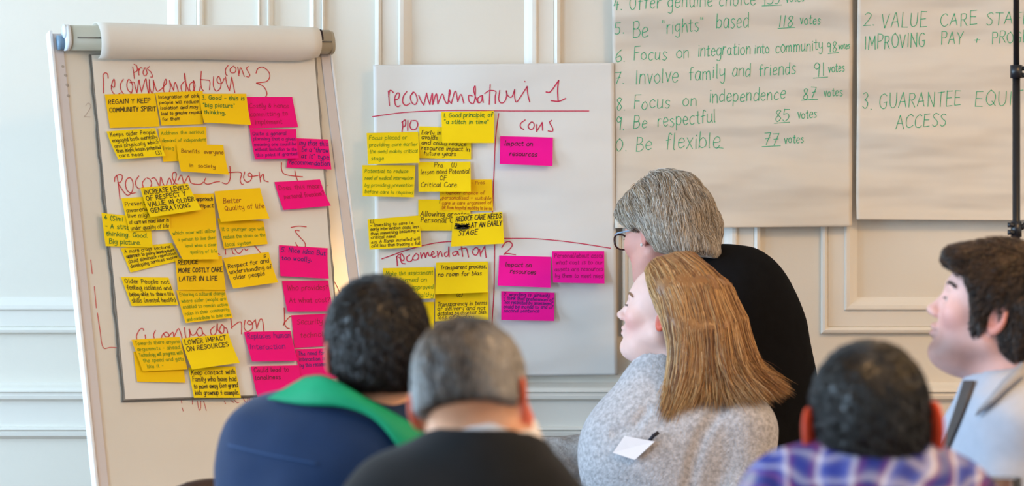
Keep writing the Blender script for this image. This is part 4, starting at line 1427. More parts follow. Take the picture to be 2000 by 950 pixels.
def crown_field(fr, crown, extra=(0, 0, 0), w=1.0):
    cw = fr.wld([crown])[0]
    ex = np.asarray(extra, float) @ fr.R
    def f(p, g):
        d = p - cw
        d /= np.linalg.norm(d, axis=1, keepdims=True) + 1e-6
        return d * w + ex
    return f


def short_hair(root, fr, fn_head, thick, line, front, n, length, cols, crown=(0, -.07, .11), extra=(0, 0, -.4), lift=(.0, .005), name='hair', h=.0036, wid=.0006, wave=.25, bare=None, side=None, shellcol=None, earcut=True, tz=None, quiff=False):
    def hs(p):
        q = fr.loc(p)
        d = ell(q, (0, -.008, .040), (.0755, .096, .086))
        d = smin(d, ell(q, (0, .030, .030), (.064, .066, .072)), .03)
        d = smin(d, ell(q, (0, -.035, -.02), (.066, .055, .06)), .04)
        d = smin(d, ell(q, (0, .01, -.01), (.0735, .045, .05)), .02)
        if quiff:
            d = smin(d, ell(q, (0, .074, .074), (.044, .034, .016)), .02)
        if tz:
            d = d - (np.interp(q[:, 2], [a for a, _ in tz], [b for _, b in tz]) + .010 * np.clip((-.03 - q[:, 1]) / .03, 0, 1)).astype(f32)
        else:
            d = d - np.interp(q[:, 2], [-.06, .0, .08], [thick * .35, thick * .7, thick]).astype(f32)
        d = d + .0012 * wob(q, 130, 2.0)
        d = smax(d, hairline(q, line), .010)
        d = smax(d, (q[:, 1] - np.interp(q[:, 2], [z for z, y in front], [y for z, y in front])).astype(f32), .012)
        if earcut:
            e = np.stack([np.abs(q[:, 0]), q[:, 1], q[:, 2]], 1)
            d = smax(d, -ell(e, (.083, -.006, -.002), (.018, .020, .030)), .006)
        if bare is not None:
            d = smax(d, bare(q), .01)
        return (d * fr.k).astype(f32)
    c = fr.c
    V, Fs = sdf_mesh(hs, c - .19, c + .19, h)
    mixside = lambda p, c: c if side is None else c * (1 - sw(p)) + np.array(side) * sw(p)
    sw = lambda p: np.clip((np.abs(fr.loc(p.astype(f32))[:, :1].astype(float)) - .030) / .035, 0, 1)
    o = add_mesh(name, V, Fs, M_HAIRD, root, smooth=True, cols=mixside(V, np.tile(np.array(shellcol or cols[0]) * .8, (len(V), 1))))
    pts = surf_strands(hs, V, Fs, n, length, crown_field(fr, crown, extra), lift=lift, K=5, wave=wave)
    s = strand_mesh(pts, RNG.uniform(wid * .7, wid * 1.3, len(pts)), mixside(pts[:, 0], tints(len(pts), cols)), 'hair_strands', None, M_HAIRD)
    s.parent = o
    return hs, o


LEG = dict(mat=M_TROUSER, shoe=M_SHOE)

# ---------------------------------------------------------------- man in the navy jacket with the green collar
DA = 4.6
pA = thing('person', 'person in navy jacket with green collar and short dark hair, seen from behind', 'person', (P(690, 0, DA)[0], DA, 0))
frA = Frame(P(737, 695, DA), (-.20, 1, -.06), math.radians(0), .97)
nA = P(738, 820, DA - .01)
hdA = make_body(pA, frA, [(P(738, 730, DA + .01), .052), (P(740, 790, DA), .056), (nA, .066)], S(226, 170, 138), frA.c + [-.24, -.2, -.33], frA.c + [.24, .2, .2], .004,
                shoulders=lambda p: cone(p, P(600, 880, DA), P(850, 880, DA), .06, .06), colkw=dict(ear=S(222, 130, 110)))
eyes_and_brows(frA, pA, S(40, 28, 22))
short_hair(pA, frA, hdA, .010, [(-.12, -.062), (-.05, -.058), (-.02, -.03), (.02, -.03), (.04, .0), (.06, .06), (.2, .07)], [(-.1, .03), (0, .035), (.05, .055), (.09, .078), (.2, .08)], 7000, .020,
           [S(34, 26, 22), S(46, 34, 27), S(28, 22, 20)], lift=(.0, .006), wid=.0007)


def jackA(p):
    d = cone(p, P(548, 874, DA + .04), P(735, 908, DA), .088, .086)
    d = smin(d, cone(p, P(735, 908, DA), P(890, 990, DA - .04), .086, .072), .06)
    d = smin(d, ell(p, P(680, 985, DA + .02), (.195, .14, .19)), .08)
    d = smin(d, cone(p, P(525, 895, DA + .04), P(497, 1080, DA + .0), .082, .066), .05)
    d = smin(d, cone(p, P(885, 990, DA - .03), P(900, 1120, DA - .03), .075, .065), .05)
    d = smin(d, cone(p, P(685, 980, DA + .02), P(690, 1340, DA), .165, .15), .08)
    return d + .0035 * wob(p, 11, 1.0) + .0018 * wob(p, 29, 4.0)


garment('jacket', jackA, P(400, 1380, DA) + [-.06, -.3, 0], P(1030, 720, DA) + [.05, .3, 0], .006, M_NAVY, pA)
band_on('collar', lambda p: smin(jackA(p), cone(p, P(722, 850, DA), P(712, 778, DA), .112, .090), .04),
        [(598, 738), (632, 736), (668, 752), (720, 784), (790, 822), (846, 862)], [(524, 780), (590, 791), (670, 796), (730, 818), (772, 866), (800, 915)], M_GREENC, pA, .008, .006, 60, .006)
band_on('seam', jackA, [(446, 868), (520, 886), (620, 905)], [(446, 871), (520, 889), (620, 908)], material('navy_piping', S(34, 66, 112), .6), pA, .002, .002)
seated_legs(pA, P(690, 1385, DA - .02), (-.2, 1), **LEG)

# ---------------------------------------------------------------- man in the black suit, grey thinning hair
DB = 3.92
pB = thing('person', 'person in black suit jacket with thinning grey hair, head tilted, seen from behind', 'person', (P(940, 0, DB)[0], DB, 0))
frB = Frame(P(921, 790, DB), (.30, 1, -.26), math.radians(9), .93)
hdB = make_body(pB, frB, [(P(932, 810, DB + .02), .060), (P(955, 860, DB + .01), .062), (P(962, 925, DB), .066)], S(238, 178, 142), frB.c + [-.24, -.2, -.33], frB.c + [.24, .22, .2], .004,
                shoulders=lambda p: cone(p, P(880, 1040, DB), P(1020, 1050, DB), .05, .05), headkw=dict(fat=.004), colkw=dict(ear=S(220, 104, 76)))
eyes_and_brows(frB, pB, S(90, 84, 80))
short_hair(pB, frB, hdB, .007, [(-.12, -.012), (-.05, -.012), (-.02, -.015), (.02, -.02), (.04, .01), (.06, .06), (.2, .07)], [(-.1, .03), (0, .03), (.05, .04), (.09, .05), (.2, .05)], 6000, .024,
           [S(112, 102, 94), S(76, 66, 60), S(150, 144, 138), S(60, 54, 50)], crown=(0, -.02, .125), extra=(0, -.2, -.5), lift=(.0, .003), shellcol=S(70, 60, 52), side=S(186, 184, 182))


def jackB(p):
    d = cone(p, P(800, 1018, DB - .0), P(950, 975, DB), .084, .090)
    d = smin(d, cone(p, P(950, 975, DB), P(1072, 1062, DB), .090, .070), .04)
    d = smin(d, cone(p, P(785, 1015, DB), P(715, 1150, DB), .084, .07), .06)
    d = smin(d, cone(p, P(1072, 1062, DB), P(1120, 1230, DB), .070, .066), .05)
    d = smin(d, ell(p, P(940, 1190, DB), (.17, .13, .20)), .08)
    d = smin(d, cone(p, P(945, 1110, DB), P(945, 1450, DB), .155, .15), .08)
    d = smin(d, cone(p, P(960, 935, DB), P(955, 910, DB), .092, .082), .04)
    d = smax(d, -cone(p, P(950, 820, DB + .02), P(956, 888, DB + .012), .077, .077), .010)
    return d + .003 * wob(p, 11, 2.0) + .0014 * wob(p, 28, 5.0)


garment('suit_jacket', jackB, P(590, 1480, DB) + [0, -.3, 0], P(1270, 790, DB) + [0, .3, 0], .006, M_SUIT, pB)


def shirtB(p):
    A, B = P(948, 845, DB + .014), P(958, 915, DB + .004)
    d = np.abs(cone(p, A, B, .0715, .082)) - .004
    ax = (A - B) / np.linalg.norm(A - B)
    h = (p - P(946, 836, DB + .010).astype(f32)) @ ax.astype(f32)
    d = smax(d, h, .004)
    return smax(d, -.07 - h, .004)


garment('shirt_collar', shirtB, P(850, 960, DB) + [0, -.12, 0], P(1060, 790, DB) + [0, .12, 0], .0035, M_SHIRT, pB)
seated_legs(pB, P(945, 1500, DB + .02), (.1, 1), **LEG)

# ---------------------------------------------------------------- person in the plaid shirt
DE = 3.95
pE = thing('person', 'person in blue plaid shirt with very short dark hair and red ears, from behind', 'person', (P(1700, 0, DE)[0], DE, 0))
frE = Frame(P(1702, 846, DE), (.05, 1, -.02), math.radians(3), .97)
hdE = make_body(pE, frE, [(P(1700, 880, DE + .01), .054), (P(1700, 940, DE), .058), (P(1700, 980, DE), .07)], S(208, 150, 124), frE.c + [-.24, -.2, -.33], frE.c + [.24, .2, .2], .004,
                shoulders=lambda p: cone(p, P(1580, 1040, DE), P(1820, 1040, DE), .055, .055), headkw=dict(ear=1.5), colkw=dict(ear=S(216, 78, 48)))
eyes_and_brows(frE, pE, S(30, 24, 22))
short_hair(pE, frE, hdE, .009, [(-.12, -.080), (-.05, -.076), (-.02, -.040), (.02, -.03), (.04, .0), (.06, .06), (.2, .07)], [(-.1, .03), (0, .035), (.05, .055), (.09, .078), (.2, .08)], 6500, .014,
           [S(26, 24, 26), S(34, 30, 30), S(22, 20, 22)], lift=(.0, .005))


def shirtE(p):
    d = cone(p, P(1560, 985, DE), P(1700, 962, DE), .066, .075)
    d = smin(d, cone(p, P(1700, 962, DE), P(1840, 1005, DE), .075, .068), .05)
    d = smin(d, cone(p, P(1535, 1000, DE), P(1510, 1180, DE), .068, .058), .05)
    d = smin(d, cone(p, P(1850, 1010, DE), P(1870, 1190, DE), .068, .058), .05)
    d = smin(d, cone(p, P(1700, 1060, DE), P(1700, 1440, DE), .145, .14), .08)
    d = smin(d, cone(p, P(1700, 945, DE), P(1700, 925, DE), .075, .066), .03)
    d = smax(d, -cone(p, P(1700, 860, DE + .01), P(1700, 925, DE + .01), .056, .056), .01)
    return d + .002 * wob(p, 16, 3.0)


garment('plaid_shirt', shirtE, P(1420, 1480, DE) + [0, -.3, 0], P(1980, 860, DE) + [0, .3, 0], .006, M_PLAID, pE)
seated_legs(pE, P(1700, 1490, DE + .02), (.1, 1), **LEG)

# ---------------------------------------------------------------- woman with long blonde hair
DC = 6.02
pC = thing('person', 'person with long blonde hair and grey knitted jumper, looking left at the notes', 'person', (P(1330, 0, DC)[0], DC, 0))
fwdC = np.array([-.94, .34, .20])
frC = Frame(P(1304, 616, DC), fwdC, math.radians(2), .92)
hdC = make_body(pC, frC, [(P(1312, 640, DC), .050), (P(1318, 700, DC), .050), (P(1325, 760, DC), .065)], S(236, 198, 188), frC.c + [-.22, -.22, -.27], frC.c + [.22, .22, .18], .0032,
                shoulders=lambda p: cone(p, P(1300, 800, DC - .06), P(1350, 800, DC + .08), .055, .055), headkw=dict(fat=.004, nose=.95, fem=True),
                colkw=dict(cheek=(1.0, .62, .62), lips=S(206, 118, 118)))
eyes_and_brows(frC, pC, S(150, 112, 84))


def jumpC(p):
    d = cone(p, P(1300, 772, DC + .05), P(1435, 835, DC - .07), .075, .080)
    d = smin(d, ell(p, P(1325, 905, DC), (.165, .15, .17)), .06)
    d = smin(d, ell(p, P(1222, 905, DC - .03), (.105, .11, .11)), .06)
    d = smin(d, cone(p, P(1262, 760, DC), P(1228, 850, DC - .02), .055, .085), .05)
    d = smin(d, cone(p, P(1300, 715, DC), P(1300, 760, DC), .060, .075), .04)
    d = smin(d, cone(p, P(1330, 900, DC), P(1340, 1260, DC), .17, .16), .08)
    return d + .0018 * wob(p, 22, 1.5) + .0022 * wob(p, 11, 4.0)


def sleeveC(p):
    d = cone(p, P(1448, 838, DC - .09), P(1440, 1010, DC - .12), .078, .066)
    d = smin(d, cone(p, P(1440, 1010, DC - .12), P(1330, 1150, DC - .15), .066, .045), .03)
    return d + .0025 * wob(p, 24, 3.5)


plainC = lambda p: smin(jumpC(p), sleeveC(p), .012)
seamC = march(plainC, [(1432, 775), (1400, 805), (1372, 850), (1356, 900), (1345, 955), (1340, 1000)], .004)
foldC = march(plainC, [(1262, 800), (1240, 830), (1200, 845)], .003)
both = lambda p: smax(smax(plainC(p), -chain(p, [(q, .009) for q in seamC], .004), .016), -chain(p, [(q, .006) for q in foldC], .004), .016)
garment('jumper', both, P(1090, 1300, DC) + [0, -.32, 0], P(1560, 690, DC) + [0, .3, 0], .0055, M_KNIT, pC)
seated_legs(pC, P(1340, 1290, DC), (-.5, -.86), **LEG)
# name badge on the chest
qb = march(both, [(1197, 885), (1220, 852), (1279, 863), (1240, 899)], .016)
bn = np.cross(qb[1] - qb[0], qb[3] - qb[0])
bdg = add_mesh('name_badge', qb, [(0, 1, 2, 3)], M_BADGE, pC)
solid(bdg, .0015)
cl = march(both, [(1268, 862), (1276, 852), (1286, 845)], .010)
tube('badge_clip', cl, .004, M_DARKCORD, pC, 8)
# hair: shell and strands along guide curves
dn = DC - .075
HG = [
 [(1270, 530, DC - .03), (1288, 568, DC - .060), (1308, 625, DC - .088), (1322, 690, DC - .095), (1303, 760, DC - .11), (1290, 824, DC - .14)],
 [(1280, 520, DC - .02), (1306, 560, DC - .07), (1326, 630, DC - .098), (1333, 700, DC - .105), (1316, 770, DC - .12), (1298, 836, DC - .15)],
 [(1290, 514, DC - .01), (1322, 560, DC - .075), (1342, 640, DC - .105), (1342, 720, DC - .11), (1325, 790, DC - .13), (1306, 826, DC - .15)],
 [(1308, 509, DC), (1350, 560, DC - .075), (1372, 640, DC - .108), (1374, 720, DC - .115), (1362, 775, DC - .135), (1345, 808, DC - .15)],
 [(1322, 506, DC), (1376, 560, DC - .070), (1402, 640, DC - .10), (1410, 710, DC - .115), (1428, 760, DC - .13), (1452, 800, DC - .165)],
 [(1335, 505, DC + .01), (1396, 560, DC - .05), (1424, 630, DC - .075), (1440, 700, DC - .095), (1468, 750, DC - .11), (1502, 790, DC - .15)],
 [(1345, 505, DC + .02), (1412, 560, DC - .02), (1440, 625, DC - .04), (1458, 690, DC - .06), (1488, 735, DC - .07), (1536, 776, DC - .09)],
 [(1352, 508, DC + .03), (1418, 562, DC + .02), (1446, 625, DC), (1464, 685, DC - .01), (1492, 728, DC - .02), (1546, 766, DC - .04)],
 [(1345, 508, DC + .05), (1408, 565, DC + .06), (1436, 625, DC + .05), (1452, 690, DC + .04), (1476, 735, DC + .03), (1515, 770, DC + .02)],
 [(1325, 510, DC + .05), (1370, 565, DC + .09), (1392, 640, DC + .10), (1398, 720, DC + .09), (1400, 770, DC + .09)],
 [(1298, 516, DC + .05), (1325, 565, DC + .09), (1335, 650, DC + .10), (1325, 720, DC + .09), (1310, 770, DC + .08)],
 [(1276, 526, DC + .04), (1290, 570, DC + .075), (1290, 650, DC + .085), (1262, 720, DC + .05), (1254, 766, DC + .03)],
]
HGW = [np.array([P(*q) for q in g]) for g in HG]


def hairC(p):
    d = None
    for g in HGW:
        pts = [(q, r) for q, r in zip(g, [.006, .011, .013, .012, .004, .001] if len(g) == 6 else [.006, .012, .012, .004, .001])]
        e = chain(p, pts[:-1], .01)
        d = e if d is None else smin(d, e, .034)
    d = smin(d, (ell(frC.loc(p), (0, -.022, .045), (.076, .084, .078)) * frC.k), .04)
    return d + .0008 * wob(p * np.array([1.8, 1.8, .5], f32), 80, 1.0)


hv, hf = sdf_mesh(hairC, P(1225, 850, DC) + [0, -.24, 0], P(1570, 480, DC) + [0, .16, 0], .0045)
BL_ = [S(196, 150, 96), S(172, 122, 72), S(214, 172, 116), S(142, 98, 58), S(222, 184, 136), S(120, 82, 50)]
hairo = add_mesh('long_hair', hv, hf, M_HAIR, pC, smooth=True, cols=np.tile(np.array(S(150, 108, 66)), (len(hv), 1)))
st, key = guide_strands(HGW, 18000, .0065, .006, 14, pinch=.45)
# lay strands just outside the shell
fl = st.reshape(-1, 3)
d_ = hairC(fl.astype(f32))
gr_ = grad(hairC, fl)
tgt = np.repeat(RNG.uniform(-.001, .004, len(st)), st.shape[1])
endk = np.tile(np.linspace(0, 1, st.shape[1]), len(st))
mv = np.where(endk < .9, np.clip(tgt - d_, -.012, .05), 0)
st = (fl + gr_ * mv[:, None]).reshape(st.shape)
s = strand_mesh(st, RNG.uniform(.0003, .0008, len(st)), streaks(key * 1.7, BL_), 'hair_strands', None)
s.parent = hairo
# ---------------------------------------------------------------- woman with short grey hair, leaning in
DD = 6.40
pD = thing('person', 'person with short grey hair and glasses in black cardigan, leaning towards the wall', 'person', (P(1490, 0, DD)[0], DD - .05, 0))
frD = Frame(P(1297, 460, DD), (-.68, .68, -.20), math.radians(-4), .95)
hdD = make_body(pD, frD, [(P(1302, 480, DD), .05), (P(1325, 520, DD), .055), (P(1360, 560, DD), .065)], S(226, 170, 158), frD.c + [-.22, -.22, -.27], frD.c + [.22, .2, .18], .0034,
                shoulders=lambda p: cone(p, P(1340, 590, DD - .08), P(1380, 590, DD + .06), .05, .05), headkw=dict(fat=.006), colkw=dict(cheek=(1, .78, .76), ear=S(220, 150, 140)))
eyes_and_brows(frD, pD, S(170, 160, 150))


def earD(q):
    e = np.stack([np.abs(q[:, 0]), q[:, 1], q[:, 2]], 1)
    return ell(e, (.092, .002, -.026), (.046, .030, .036))


def hairD(p):
    q = frD.loc(p)
    d = ell(q, (0, -.014, .052), (.094, .109, .099))
    d = smin(d, ell(q, (-.050, -.056, -.010), (.038, .050, .062)), .05)
    d = smin(d, ell(q, (.050, -.056, -.010), (.038, .050, .062)), .05)
    d = smin(d, ell(q, (0, -.082, -.016), (.060, .036, .062)), .05)
    d = smin(d, ell(q, (-.010, -.118, -.062), (.05, .018, .022)), .03)
    e = np.stack([np.abs(q[:, 0]), q[:, 1], q[:, 2]], 1)
    d = smin(d, ell(e, (.068, .028, .035), (.024, .040, .045)), .04)
    d = smax(d, (q[:, 1] - np.interp(q[:, 2], [-.1, -.03, .0, .03, .06, .1, .16], [-.02, -.012, -.004, .045, .075, .10, .12])).astype(f32), .02)
    d = smax(d, -earD(q), .012)
    d = smax(d, -.050 + .25 * (q[:, 1] + .05) - q[:, 2], .015)
    return ((d + .0035 * wob(q * np.array([1, 1, .8], f32), 42, 2.0) + .0015 * wob(q, 95, 1.0)) * frD.k).astype(f32)


hv, hf = sdf_mesh(hairD, frD.c - .2, frD.c + .2, .004)
GRY = [S(186, 176, 164), S(150, 138, 124), S(206, 198, 188), S(126, 110, 94), S(168, 148, 122), S(220, 214, 206)]
hairdo = add_mesh('grey_hair', hv, hf, M_HAIR, pD, smooth=True, cols=np.tile(np.array(S(128, 116, 102)), (len(hv), 1)))
part = frD.wld([(.01, .055, .140)])[0]


def fieldD(p, g):
    d = p - part
    d /= np.linalg.norm(d, axis=1, keepdims=True) + 1e-6
    q = frD.loc(p.astype(f32)).astype(float)
    sw = np.clip((-.02 - q[:, 1]) / .06, 0, 1)[:, None]
    return d * .9 + np.array([0, 0, -.75]) + np.array([0, -.5, 0]) @ frD.R * (1 - sw) + np.array([0, .25, -.2]) @ frD.R * sw


st = surf_strands(hairD, hv, hf, 11000, .105, fieldD, lift=(.0005, .011), K=10, wave=.25)
ql = frD.loc(st.reshape(-1, 3).astype(f32))
bad = ((earD(ql) < .002) | (ql[:, 2] < -.062 + .25 * (ql[:, 1] + .05))).reshape(st.shape[:2])
bad = np.maximum.accumulate(bad, axis=1)
for k in range(1, st.shape[1]):
    st[bad[:, k], k] = st[bad[:, k], k - 1] + (st[bad[:, k], k - 1] - st[bad[:, k], max(k - 2, 0)]) * .05
st = st[~bad[:, 2]]
s = strand_mesh(st, RNG.uniform(.0003, .0008, len(st)), streaks(st[:, 0, 0] * 34 + st[:, 0, 1] * 21 + st[:, 0, 2] * 9, GRY, 1.0, 1.4), 'hair_strands', None)
s.parent = hairdo


def cardD(p):
    d = chain(p, [(P(1352, 548, DD), .070), (P(1402, 582, DD), .112), (P(1440, 596, DD), .118), (P(1462, 660, DD), .124), (P(1482, 760, DD - .02), .120), (P(1486, 900, DD - .03), .130), (P(1480, 1000, DD - .03), .135)], .06)
    d = smin(d, cone(p, P(1450, 600, DD - .05), P(1400, 800, DD - .13), .075, .06), .05)
    d = smin(d, cone(p, P(1380, 590, DD + .06), P(1300, 720, DD + .12), .07, .055), .05)
    d = smax(d, -cone(p, P(1300, 470, DD), P(1338, 532, DD), .066, .062), .012)
    d = smax(d, p[:, 1] - (DW - .06), .03)
    return d + .002 * wob(p, 15, 1.0)


garment('cardigan', cardD, P(1230, 1120, DD) + [0, -.3, 0], P(1640, 430, DD) + [0, .28, 0], .006, M_BLACKK, pD)


def collD(p):
    ax = P(1300, 470, DD) - P(1338, 532, DD)
    ax /= np.linalg.norm(ax)
    d = np.abs(cone(p, P(1306, 478, DD), P(1350, 550, DD), .064, .078)) - .003
    h = (p - P(1326, 506, DD).astype(f32)) @ ax.astype(f32)
    return smax(smax(d, h - .024, .003), -.055 - h, .003)


garment('blouse_collar', collD, P(1230, 620, DD) + [0, -.14, 0], P(1430, 420, DD) + [0, .14, 0], .0035, M_PATTERN, pD)
garment('blouse_hem', lambda p: ell(p, P(1535, 725, DD + .035), (.055, .06, .085)) + .004 * wob(p, 60, 1), P(1450, 830, DD) + [0, -.06, 0], P(1610, 620, DD) + [0, .12, 0], .005, M_PATTERN, pD)
seated_legs(pD, P(1484, 985, DD - .03), (-.8, .4), standing=True, **LEG)
# glasses
gl = thing('glasses', 'dark rimmed glasses with pale temple on the grey-haired person', 'glasses', frD.wld([(0, .10, .008)])[0])
for s_ in (-1, 1):
    ring, rad = [], []
    for k in range(25):
        an = 2 * math.pi * k / 24
        ring.append((s_ * (.034 + .025 * math.copysign(abs(math.cos(an)) ** .8, math.cos(an))), .112 - .10 * (abs(.034 + .025 * math.cos(an)) ** 2) * 2, .004 + .019 * math.copysign(abs(math.sin(an)) ** .8, math.sin(an))))
    tube('rim', frD.wld(ring), .0022, M_TORT, gl, 8, cap=False)
    ln = add_mesh('lens', frD.wld(ring[:-1]), [tuple(range(24))], M_LENS, gl)
    tube('temple', frD.wld([(s_ * .062, .105, .018), (s_ * .073, .085, .018), (s_ * .078, .03, .014), (s_ * .080, -.004, .010)]), .0019, M_TEMPLE, gl, 8)
tube('bridge', frD.wld([(-.010, .112, .010), (0, .116, .012), (.010, .112, .010)]), .002, M_TORT, gl, 8)
ear_ = frD.wld([(-.086, -.002, -.030)])[0]
lathe('earring', [(.0005, -.004), (.003, -.0025), (.004, 0), (.003, .0025), (.0005, .004)], ear_, M_PEARL, pD, 12)

# ---------------------------------------------------------------- man in the pale polo, profile
DF_ = 4.98
pF = thing('person', 'person in pale grey open-neck top with dark hair, in profile at right edge', 'person', (P(1990, 0, DF_)[0], DF_, 0))
frF = Frame(P(1946, 614, DF_), (-.955, .28, .27), math.radians(2), .99)
hdF = make_body(pF, frF, [(P(1960, 660, DF_), .062), (P(1975, 720, DF_), .064), (P(1990, 780, DF_), .075)], S(238, 188, 178), frF.c + [-.24, -.22, -.32], frF.c + [.24, .22, .2], .0032,
                shoulders=lambda p: cone(p, P(1985, 830, DF_ - .09), P(2010, 830, DF_ + .1), .06, .06), headkw=dict(fat=.007, nose=1.1, jut=.004), colkw=dict(cheek=(1, .74, .74), stub=.8, ear=S(226, 150, 136), lips=S(182, 116, 114)))
eyes_and_brows(frF, pF, S(48, 34, 30))
DKB = [S(40, 30, 26), S(62, 46, 38), S(30, 23, 22), S(96, 74, 60)]
short_hair(pF, frF, hdF, .020, [(-.12, -.062), (-.07, -.070), (-.03, -.05), (-.015, -.01), (.006, -.012), (.012, -.046), (.026, -.044), (.034, .0), (.052, .045), (.2, .05)],
           [(-.1, .030), (0, .034), (.04, .050), (.058, .060), (.066, .112), (.10, .122), (.2, .12)], 10000, .045, DKB, crown=(0, -.06, .125), extra=(0, .15, -.35), lift=(.0005, .012), wid=.0009, wave=.8, h=.0034, tz=[(-.06, .004), (.0, .005), (.04, .009), (.08, .009), (.12, .007)], quiff=True)


def poloF(p):
    d = cone(p, P(1985, 830, DF_ - .08), P(2040, 820, DF_ + .12), .085, .08)
    d = smin(d, ell(p, P(2010, 960, DF_), (.155, .19, .20)), .08)
    d = smin(d, cone(p, P(1998, 850, DF_ - .14), P(1962, 1040, DF_ - .17), .078, .068), .05)
    d = smin(d, cone(p, P(1914, 850, DF_), P(1897, 1000, DF_), .062, .108), .05)
    d = smin(d, cone(p, P(1936, 790, DF_ - .01), P(1914, 850, DF_), .050, .062), .03)
    d = smin(d, cone(p, P(2000, 1000, DF_), P(2000, 1330, DF_), .16, .16), .08)
    d = smin(d, cone(p, P(1978, 790, DF_), P(1966, 760, DF_), .080, .072), .04)
    d = smax(d, -cone(p, P(1950, 690, DF_), P(1972, 768, DF_), .068, .064), .01)
    return d + .0022 * wob(p, 18, 2.0) + .001 * wob(p, 42, 2.0)


garment('polo_top', poloF, P(1790, 1380, DF_) + [0, -.34, 0], P(2230, 680, DF_) + [0, .3, 0], .006, M_POLO, pF)
band_on('lapel', poloF, [(1882, 744), (1868, 790), (1848, 850), (1830, 905)], [(1904, 744), (1884, 798), (1857, 864), (1833, 920)], M_LAPEL, pF, .004, .002, 30, .001)
band_on('collar', poloF, [(1912, 800), (1935, 775), (1962, 742), (2000, 705)], [(1905, 812), (1935, 790), (1968, 760), (2004, 730)], material('grey_collar_cloth', S(150, 152, 160), .85, .05, 60), pF, .008, .004, 30, .004)
seated_legs(pF, P(2000, 1370, DF_), (-1, .2), **LEG)
# ------------------------------------------------------------------ stand, glass, table, chair, draped knitwear
M_BLKMET = material('black_metal', S(26, 26, 30), .35, .05, 40, spec=.5)
M_BLKPL = material('black_plastic', S(30, 34, 42), .35, .05, 40, spec=.5)
M_CHAIR = material('dark_brown_leather', S(60, 40, 30), .5, .15, 40, .1, 150)
M_WOOD = material('dark_wood', S(70, 46, 34), .45, .15, 20, stretch=(1, 1, 6))
M_TUMB = material('clear_glass', (.98, .96, .94), .03, trans=1.0)
M_TABLE = material('brown_table_wood', S(110, 78, 56), .4, .12, 12, stretch=(1, 8, 1))
M_CLOTHG = material('grey_marl_fleece', S(160, 156, 154), .95, .2, 140, .3, 260, spec=.1)

# black stand
DS = 6.0
xs = P(1985, 0, DS)[0]
stand = thing('light_stand', 'black metal pole stand with clamps in front of the right paper sheet', 'stand', (xs, DS, 0))
tube('upper_pole', [(xs, DS, P(0, 145, DS)[2]), (xs, DS, 2.45)], .0068, M_BLKMET, stand)
tube('lower_pole', [(xs, DS, .12), (xs, DS, P(0, 150, DS)[2])], .0085, M_BLKMET, stand)
zc = P(0, 140, DS)[2]
tube('collar_clamp', [(xs, DS, zc - .014), (xs, DS, zc + .014)], .0135, M_BLKPL, stand)
tube('clamp_screw', [(xs + .008, DS, zc + .007), (xs + .045, DS - .005, zc + .007)], .005, M_BLKPL, stand)
tube('clamp_screw', [(xs + .008, DS, zc - .008), (xs + .024, DS - .005, zc - .008)], .0055, M_BLKPL, stand)
zc = P(0, 447, DS)[2]
tube('collar_clamp', [(xs, DS, zc - .018), (xs, DS, zc + .016)], .012, M_BLKPL, stand)
for dz in (.008, -.008):
    tube('clamp_knob', [(xs - .020, DS - .008, zc + dz), (xs - .006, DS - .008, zc + dz)], [.0055, .0048], M_BLKPL, stand, 12)
tube('clamp_arm', [(xs + .006, DS, zc), (xs + .016, DS, zc + .005), (xs + .034, DS, zc + .024)], .006, M_BLKPL, stand)
for k in range(3):
    an = k * 2.094 + .5
    tube('leg', [(xs + .01 * math.cos(an), DS + .01 * math.sin(an), .42), (xs + .38 * math.cos(an), DS + .38 * math.sin(an), .012)], .009, M_BLKMET, stand)
    tube('brace', [(xs + .008 * math.cos(an), DS + .008 * math.sin(an), .16), (xs + .19 * math.cos(an), DS + .19 * math.sin(an), .225)], .005, M_BLKMET, stand)

# little table with a glass, at the right edge of the picture
xt, yt = P(1960, 0, 4.55)[0] + .12, 4.42
table = thing('side_table', 'small round wooden table under the glass at the bottom right', 'table', (xt, yt, 0))
lathe('table_top', [(0, .725), (.24, .725), (.25, .735), (.25, .75), (.24, .755), (0, .755)], (xt, yt, 0), M_TABLE, table, 48)
lathe('column', [(.03, .02), (.03, .3), (.025, .72), (.08, .726)], (xt, yt, 0), M_WOOD, table, 24)
lathe('foot', [(0, 0), (.2, 0), (.2, .015), (.04, .035), (0, .035)], (xt, yt, 0), M_WOOD, table, 32)
gx = P(1960, 0, 4.5)[0]
gz = P(0, 936, 4.5)[2] - .7552
glass = lathe('drinking_glass', [(0, .0), (.026, .0), (.029, .004), (.0295, gz), (.0285, gz + .0015), (.0275, gz), (.027, .012), (0, .010)], (gx, 4.5, .7556), M_TUMB, None, 40)
tag(glass, 'clear drinking glass rim at the bottom right, in front of the profile person', 'glass')


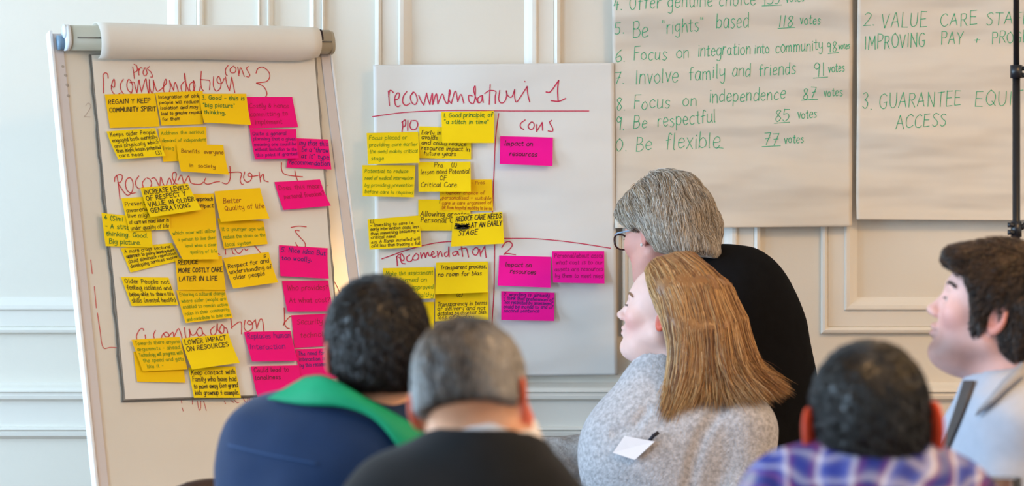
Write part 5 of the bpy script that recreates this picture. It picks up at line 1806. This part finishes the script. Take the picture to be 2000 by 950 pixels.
def chair(label, x, y, rz, backz, mat, arch=1.0):
    root = thing('chair', label, 'chair', (x, y, 0), 'dark chairs')
    c, s = math.cos(rz), math.sin(rz)
    W = lambda p: (x + c * p[0] - s * p[1], y + s * p[0] + c * p[1], p[2])
    def pad_(name, f, lo, hi):
        V, Fs = sdf_mesh(f, lo, hi, .012)
        add_mesh(name, [W(v) for v in V], [tuple(q) for q in Fs], mat, root, smooth=True)
    pad_('seat', lambda p: smax(ell(p, (0, 0, .44), (.26, .26, .07)), np.abs(p[:, 2] - .44) - .03, .03), (-.3, -.3, .36), (.3, .3, .52))
    pad_('backrest', lambda p: smax(smax(np.abs(p[:, 0]) - .20, np.maximum(p[:, 2] - backz + np.minimum(arch * (p[:, 0] + .03 * (p[:, 0] < 0) * p[:, 0]) ** 2, .2), .55 - p[:, 2]), .05), np.abs(p[:, 1] + .22 + .35 * p[:, 0] ** 2) - .022, .03), (-.26, -.33, .5), (.26, -.12, backz + .05))
    for sx in (-1, 1):
        tube('leg', [W((sx * .19, .19, .42)), W((sx * .21, .21, 0))], [.017, .012], M_WOOD, root, 10)
        tube('leg', [W((sx * .19, -.22, .70)), W((sx * .19, -.21, .42)), W((sx * .21, -.26, 0))], [.014, .017, .012], M_WOOD, root, 10)
    return root


DK = 5.3
zb = P(0, 935, DK)[2]
chair('dark brown chair whose rounded back shows at the bottom edge below the easel', P(368, 0, DK)[0], DK + .2, math.radians(12), zb + .004, M_CHAIR, 3.0)
DG = 6.25
zg = P(0, 880, DG)[2]
chair('dark chair under the rumpled grey fabric', P(1095, 0, DG)[0], DG + .22, 0.0, zg - .01, M_CHAIR)


def drape(p):
    d = cone(p, P(1020, 893, DG), P(1165, 882, DG), .040, .036)
    d = smin(d, cone(p, P(1025, 900, DG - .02), P(1020, 1010, DG - .05), .045, .05), .03)
    d = smin(d, cone(p, P(1150, 890, DG - .02), P(1165, 1010, DG - .05), .040, .05), .03)
    d = smin(d, cone(p, P(1085, 900, DG - .01), P(1100, 1010, DG - .05), .045, .055), .03)
    d = smin(d, cone(p, P(1140, 878, DG - .03), P(1055, 902, DG - .045), .014, .018), .012)
    d = smin(d, cone(p, P(1085, 888, DG - .045), P(1115, 925, DG - .06), .010, .014), .012)
    d = smin(d, cone(p, P(1052, 872, DG - .03), P(1066, 886, DG - .035), .012, .014), .01)
    return d + .004 * wob(p, 30, 1.0) + .002 * wob(p, 70, 3.0)


V, Fs = sdf_mesh(drape, P(980, 1040, DG) + [0, -.14, 0], P(1215, 820, DG) + [0, .1, 0], .0045)
tag(add_mesh('knitted_garment', V, Fs, M_CLOTHG, smooth=True), 'rumpled grey fleecy garment between the suit man and the blonde person', 'garment')
